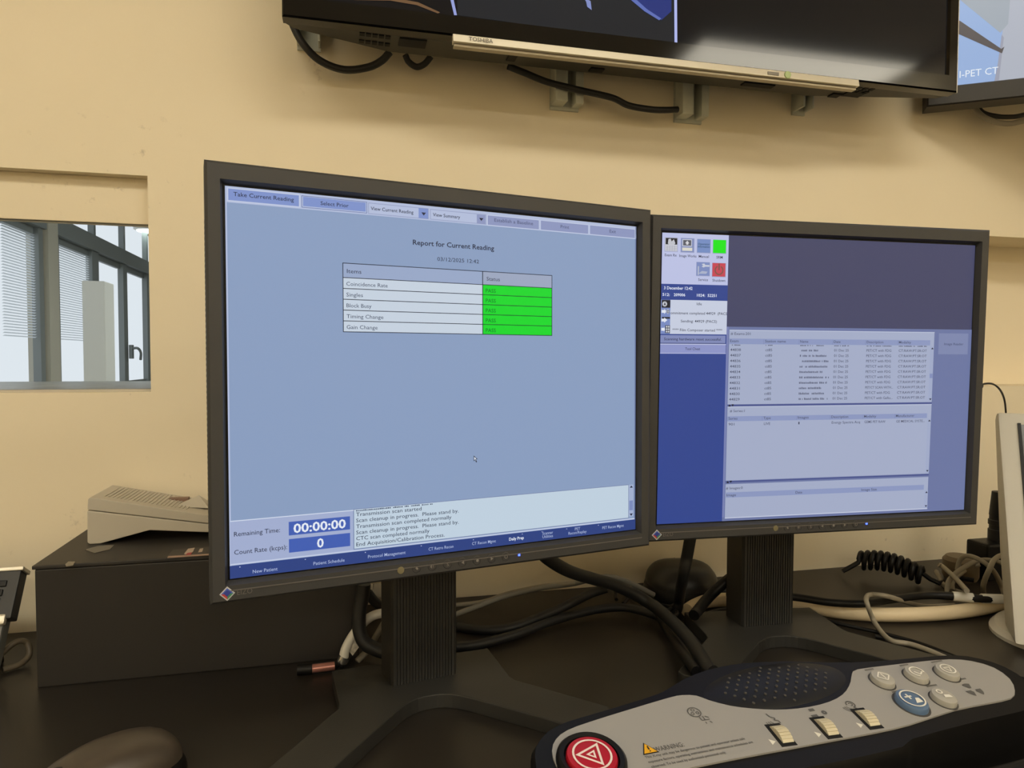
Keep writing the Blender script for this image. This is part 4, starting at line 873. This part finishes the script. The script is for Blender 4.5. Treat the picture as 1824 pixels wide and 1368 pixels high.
cable('data_cable', DP((1696, 1052, .006), (1698, 1035, .015), (1720, 1015, .02), (1745, 1005, .03)), .0034, M_GREYC, 'short grey cable stub crossing the tangle')
# thin grey cable running down to the console
cable('mouse_cable', DP((1700, 1078, .003), (1650, 1080, .003), (1620, 1074, .012), (1580, 1062, .040), (1551, 1059, .041), (1543, 1066, .040), (1546, 1080, .033), (1556, 1105, .014), (1572, 1128, .010), (1590, 1142, .010), (1620, 1147, .010), (1650, 1157, .010), (1685, 1172, .010)), .0030, M_GREYC, 'thin grey cable looping over the cream cable towards the console')
cable('flat_cable', DP((1452, 1099, .003), (1500, 1112, .003), (1580, 1130, .003), (1650, 1150, .003), (1740, 1185, .003), (1830, 1212, .003), (1930, 1235, .003), (2060, 1250, .003)), .0026, M_BLACK, 'thin black cable crossing the desk from the right stand to the console')
cable('flat_cable', DP((1560, 1133, .003), (1620, 1147, .003), (1700, 1173, .003), (1760, 1198, .003), (1830, 1226, .003), (1930, 1258, .003), (2060, 1284, .003)), .0026, M_BLKSOFT, 'second thin black cable running beside the console\'s right end')
# black adapter standing behind the display
ad = thing('power_adapter', PZ(1778, 1030, DESK), 'black adapter with a ribbed top standing behind the tangled grey cables', 'adapter')
MB().box((-.034, -.012, 0), (.045, .028, .058)).build('body', M_BLACK, ad, bevel=.004)
MB().lathe([(.015, .056), (.015, .075), (.0135, .076), (.0135, .082), (.015, .083), (.015, .09), (.0135, .091), (.0135, .097), (.014, .098), (.011, .135), (.002, .136)], 20, Matrix.Translation((.008, .008, 0))).build('ribbed_neck', M_BLKSOFT, ad, smooth=True)
MB().lathe([(.022, 0), (.025, .006), (.025, .030), (.020, .036), (.002, .036)], 24, Matrix.Translation((-.060, .012, 0))).build('round_cap', mat('taupe_cap', (112, 98, 76), .5), ad, smooth=True)
# heavy black cables between the stands
blk = 'black'
cable('monitor_cable', [PY(935, 950, .735), PY(955, 975, .74), PY(980, 998, .75), PY(1015, 1018, .765), PY(1060, 1032, .79), PY(1100, 1044, .80), PY(1150, 1070, .80)]+DP( (1190, 1100, .030), (1225, 1136, .027), (1250, 1172, .026), (1262, 1192, .026), (1270, 1198, .026)), .0075, M_BLKSOFT, 'thickest black cable sagging from the left monitor and running to the console', n=12)
cable('monitor_cable', DP((814, 1116, .006), (860, 1122, .006), (910, 1118, .008), (960, 1100, .012), (1010, 1078, .022), (1050, 1058, .038), (1080, 1048, .045)), .0060, M_BLKSOFT, 'black cable rising from the left stand to the thick sagging cable')
cable('monitor_cable', DP((812, 1152, .006), (850, 1148, .006), (920, 1130, .006), (990, 1104, .008), (1060, 1086, .01), (1110, 1082, .012), (1150, 1090, .012), (1185, 1102, .01)), .0058, M_BLKSOFT, 'lower black cable curving from the left stand along the desk')
cable('monitor_cable', DP((1172, 1092, .016), (1186, 1118, .010), (1203, 1146, .014), (1222, 1172, .024), (1240, 1196, .024)), .0055, M_BLACK, 'black cable running alongside the thickest cable into the console')
cable('monitor_cable', [PY(1236, 925, .735), PY(1229, 962, .735), PY(1224, 990, .74), PY(1216, 1030, .75), PZ(1211, 1062, DESK+.03), PZ(1208, 1085, DESK+.008)], .0070, M_BLKSOFT, 'black cable hanging straight down in front of the rounded mouse', n=12)
cable('monitor_cable', [PY(1315, 1020, .80), PY(1295, 1034, .80), PY(1266, 1060, .80), PZ(1244, 1086, DESK+.026), PZ(1236, 1096, DESK+.024)], .0068, M_BLACK, 'black cable slanting down from the right monitor column', n=12)
cable('usb_cable', DP((1318, 1054, .008), (1296, 1053, .010), (1274, 1054, .010), (1256, 1060, .006)), .0045, M_BLKSOFT, 'black cable emerging low behind the right column')
cable('usb_cable', DP((1318, 1086, .004), (1296, 1086, .004), (1276, 1088, .004), (1258, 1094, .004)), .0028, M_BLKSOFT, 'thin black cable just below the cream cable by the right column')
cable('grey_cable', DP((810, 1095, .006), (850, 1080, .012), (900, 1062, .02), (960, 1048, .028), (1020, 1040, .03), (1060, 1030, .045), (1090, 1028, .045), (1130, 1042, .03), (1165, 1060, .014)), .0036, mat('pale_grey_cable', (128, 126, 120), .5), 'pale grey cable arching along the wall behind the left stand')
cable('grey_cable', DP((810, 1078, .004), (860, 1072, .006), (910, 1056, .018), (970, 1044, .028), (1030, 1038, .032)), .0032, M_GREYC, 'second pale cable hugging the wall behind the left stand')
# small tangle by the rounded mouse
for j, (pts, lab) in enumerate((
    ([(1098, 1068), (1096, 1056), (1104, 1050), (1120, 1056), (1140, 1070)], 'small looped black wire left of the rounded mouse'),
    ([(1110, 1075), (1125, 1062), (1150, 1062), (1165, 1075), (1150, 1085), (1125, 1082)], 'black wire coil in the tangle before the rounded mouse'),
    ([(1160, 1074), (1180, 1078), (1195, 1080), (1206, 1076), (1210, 1084), (1200, 1090)], 'thin wire end curling in front of the rounded mouse'),
    ([(1150, 1066), (1165, 1070), (1186, 1086), (1198, 1084), (1206, 1092), (1196, 1100), (1180, 1096)], 'thin wire knot at the foot of the hanging cable'))):
    cable('loose_wire', DP(*[(x, y, .006+.004*((i+j) % 3)) for i, (x, y) in enumerate(pts)]), .0026, M_BLKSOFT, lab, n=8)

# ------------------------------------------------------------------ bits behind the left stand
cable('loop_cable', [PY(648, 1040, .775), PY(646, 1060, .775), PY(640, 1090, .773), PY(640, 1120, .77), PY(650, 1145, .765), PY(672, 1157, .76), PY(700, 1165, .755)], .0078, M_BLKSOFT, 'thick black cable looping down beside the left stand column', n=12)
cable('strap_cable', [PY(700, 1092, .785), PY(672, 1094, .785), PY(652, 1105, .785), PY(630, 1130, .785), PY(616, 1155, .782), PY(612, 1172, .780)], .0052, M_WHITE, 'white cable bent in an arc behind the left stand column')
cable('strap_cable', [PY(690, 1100, .80), PY(672, 1130, .80), PY(655, 1158, .797), PY(636, 1178, .790)], .0038, M_GREYC, 'grey cable slanting behind the left stand column')
cable('strap_cable', [PY(655, 1056, .80), PY(668, 1072, .80), PY(684, 1082, .80), PY(700, 1084, .80)], .0055, M_BLKSOFT, 'short black cable below the pale plug behind the left column')
tgl = thing('cable_label', PY(634, 1164, .781), 'white printed cable label below the black loop', 'label')
ta = PY(634, 1164, .781)
MB().add([tuple(PY(x, y, .781)-ta) for x, y in ((622, 1160), (634, 1136), (643, 1148), (628, 1168))]+[tuple(PY(x, y, .783)-ta) for x, y in ((622, 1160), (634, 1136), (643, 1148), (628, 1168))], [(0,1,2,3),(7,6,5,4),(0,1,5,4),(1,2,6,5),(2,3,7,6),(3,0,4,7)]).build('paper', mat('label_paper', (196, 190, 178), .6, vary=.35, vscale=220), tgl)
fe = thing('cable_plug', PY(613, 1176, .780), 'small metal cable plug at the end of the white cable', 'plug')
fa = PY(613, 1176, .780)
MB().tube([PY(614, 1169, .780)-fa, PY(609, 1180, .780)-fa], .0060, 14, smooth=False).build('metal_shell', mat('plug_chrome', (190, 190, 190), .25, metal=.9), fe, smooth=True)
MB().tube([PY(609.5, 1179, .780)-fa, PY(607, 1184, .780)-fa], .0048, 12, smooth=False).build('boot', M_BLKSOFT, fe, smooth=True)
pg = thing('wall_plug', PY(672, 1055, .83), 'pale plug hanging in the gap left of the stand column', 'plug'); pa = PY(672, 1055, .83)
MB().tube([PY(650, 1050, .83)-pa, PY(662, 1052, .83)-pa], .0075, 12, smooth=False).build('plug_tip', M_BEIGE, pg, smooth=True)
MB().tube([PY(660, 1054, .83)-pa, PY(676, 1060, .83)-pa, PY(695, 1070, .83)-pa], lambda t: .010+.008*t, 14).build('plug_body', mat('taupe_plug', (150, 142, 128), .5), pg, smooth=True)
pn = thing('pen', PZ(575, 1190, DESK), 'pink metallic pen lying behind the left stand base', 'pen'); na = PZ(575, 1190, DESK)
MB().tube([PZ(556, 1191, DESK+.006)-na, PZ(596, 1186, DESK+.006)-na], .0046, 14, smooth=False).build('barrel', mat('pink_metal', (196, 138, 128), .3, metal=.6), pn, smooth=True)
MB().tube([PZ(530, 1193, DESK+.006)-na, PZ(556, 1191, DESK+.006)-na], .0058, 12, smooth=False).build('cap', M_BLACK, pn, smooth=True)
MB().tube([PZ(596, 1186, DESK+.006)-na, PZ(604, 1185, DESK+.006)-na], lambda t: .0046-.003*t, 12, smooth=False).build('tip', M_BLACK, pn, smooth=True)
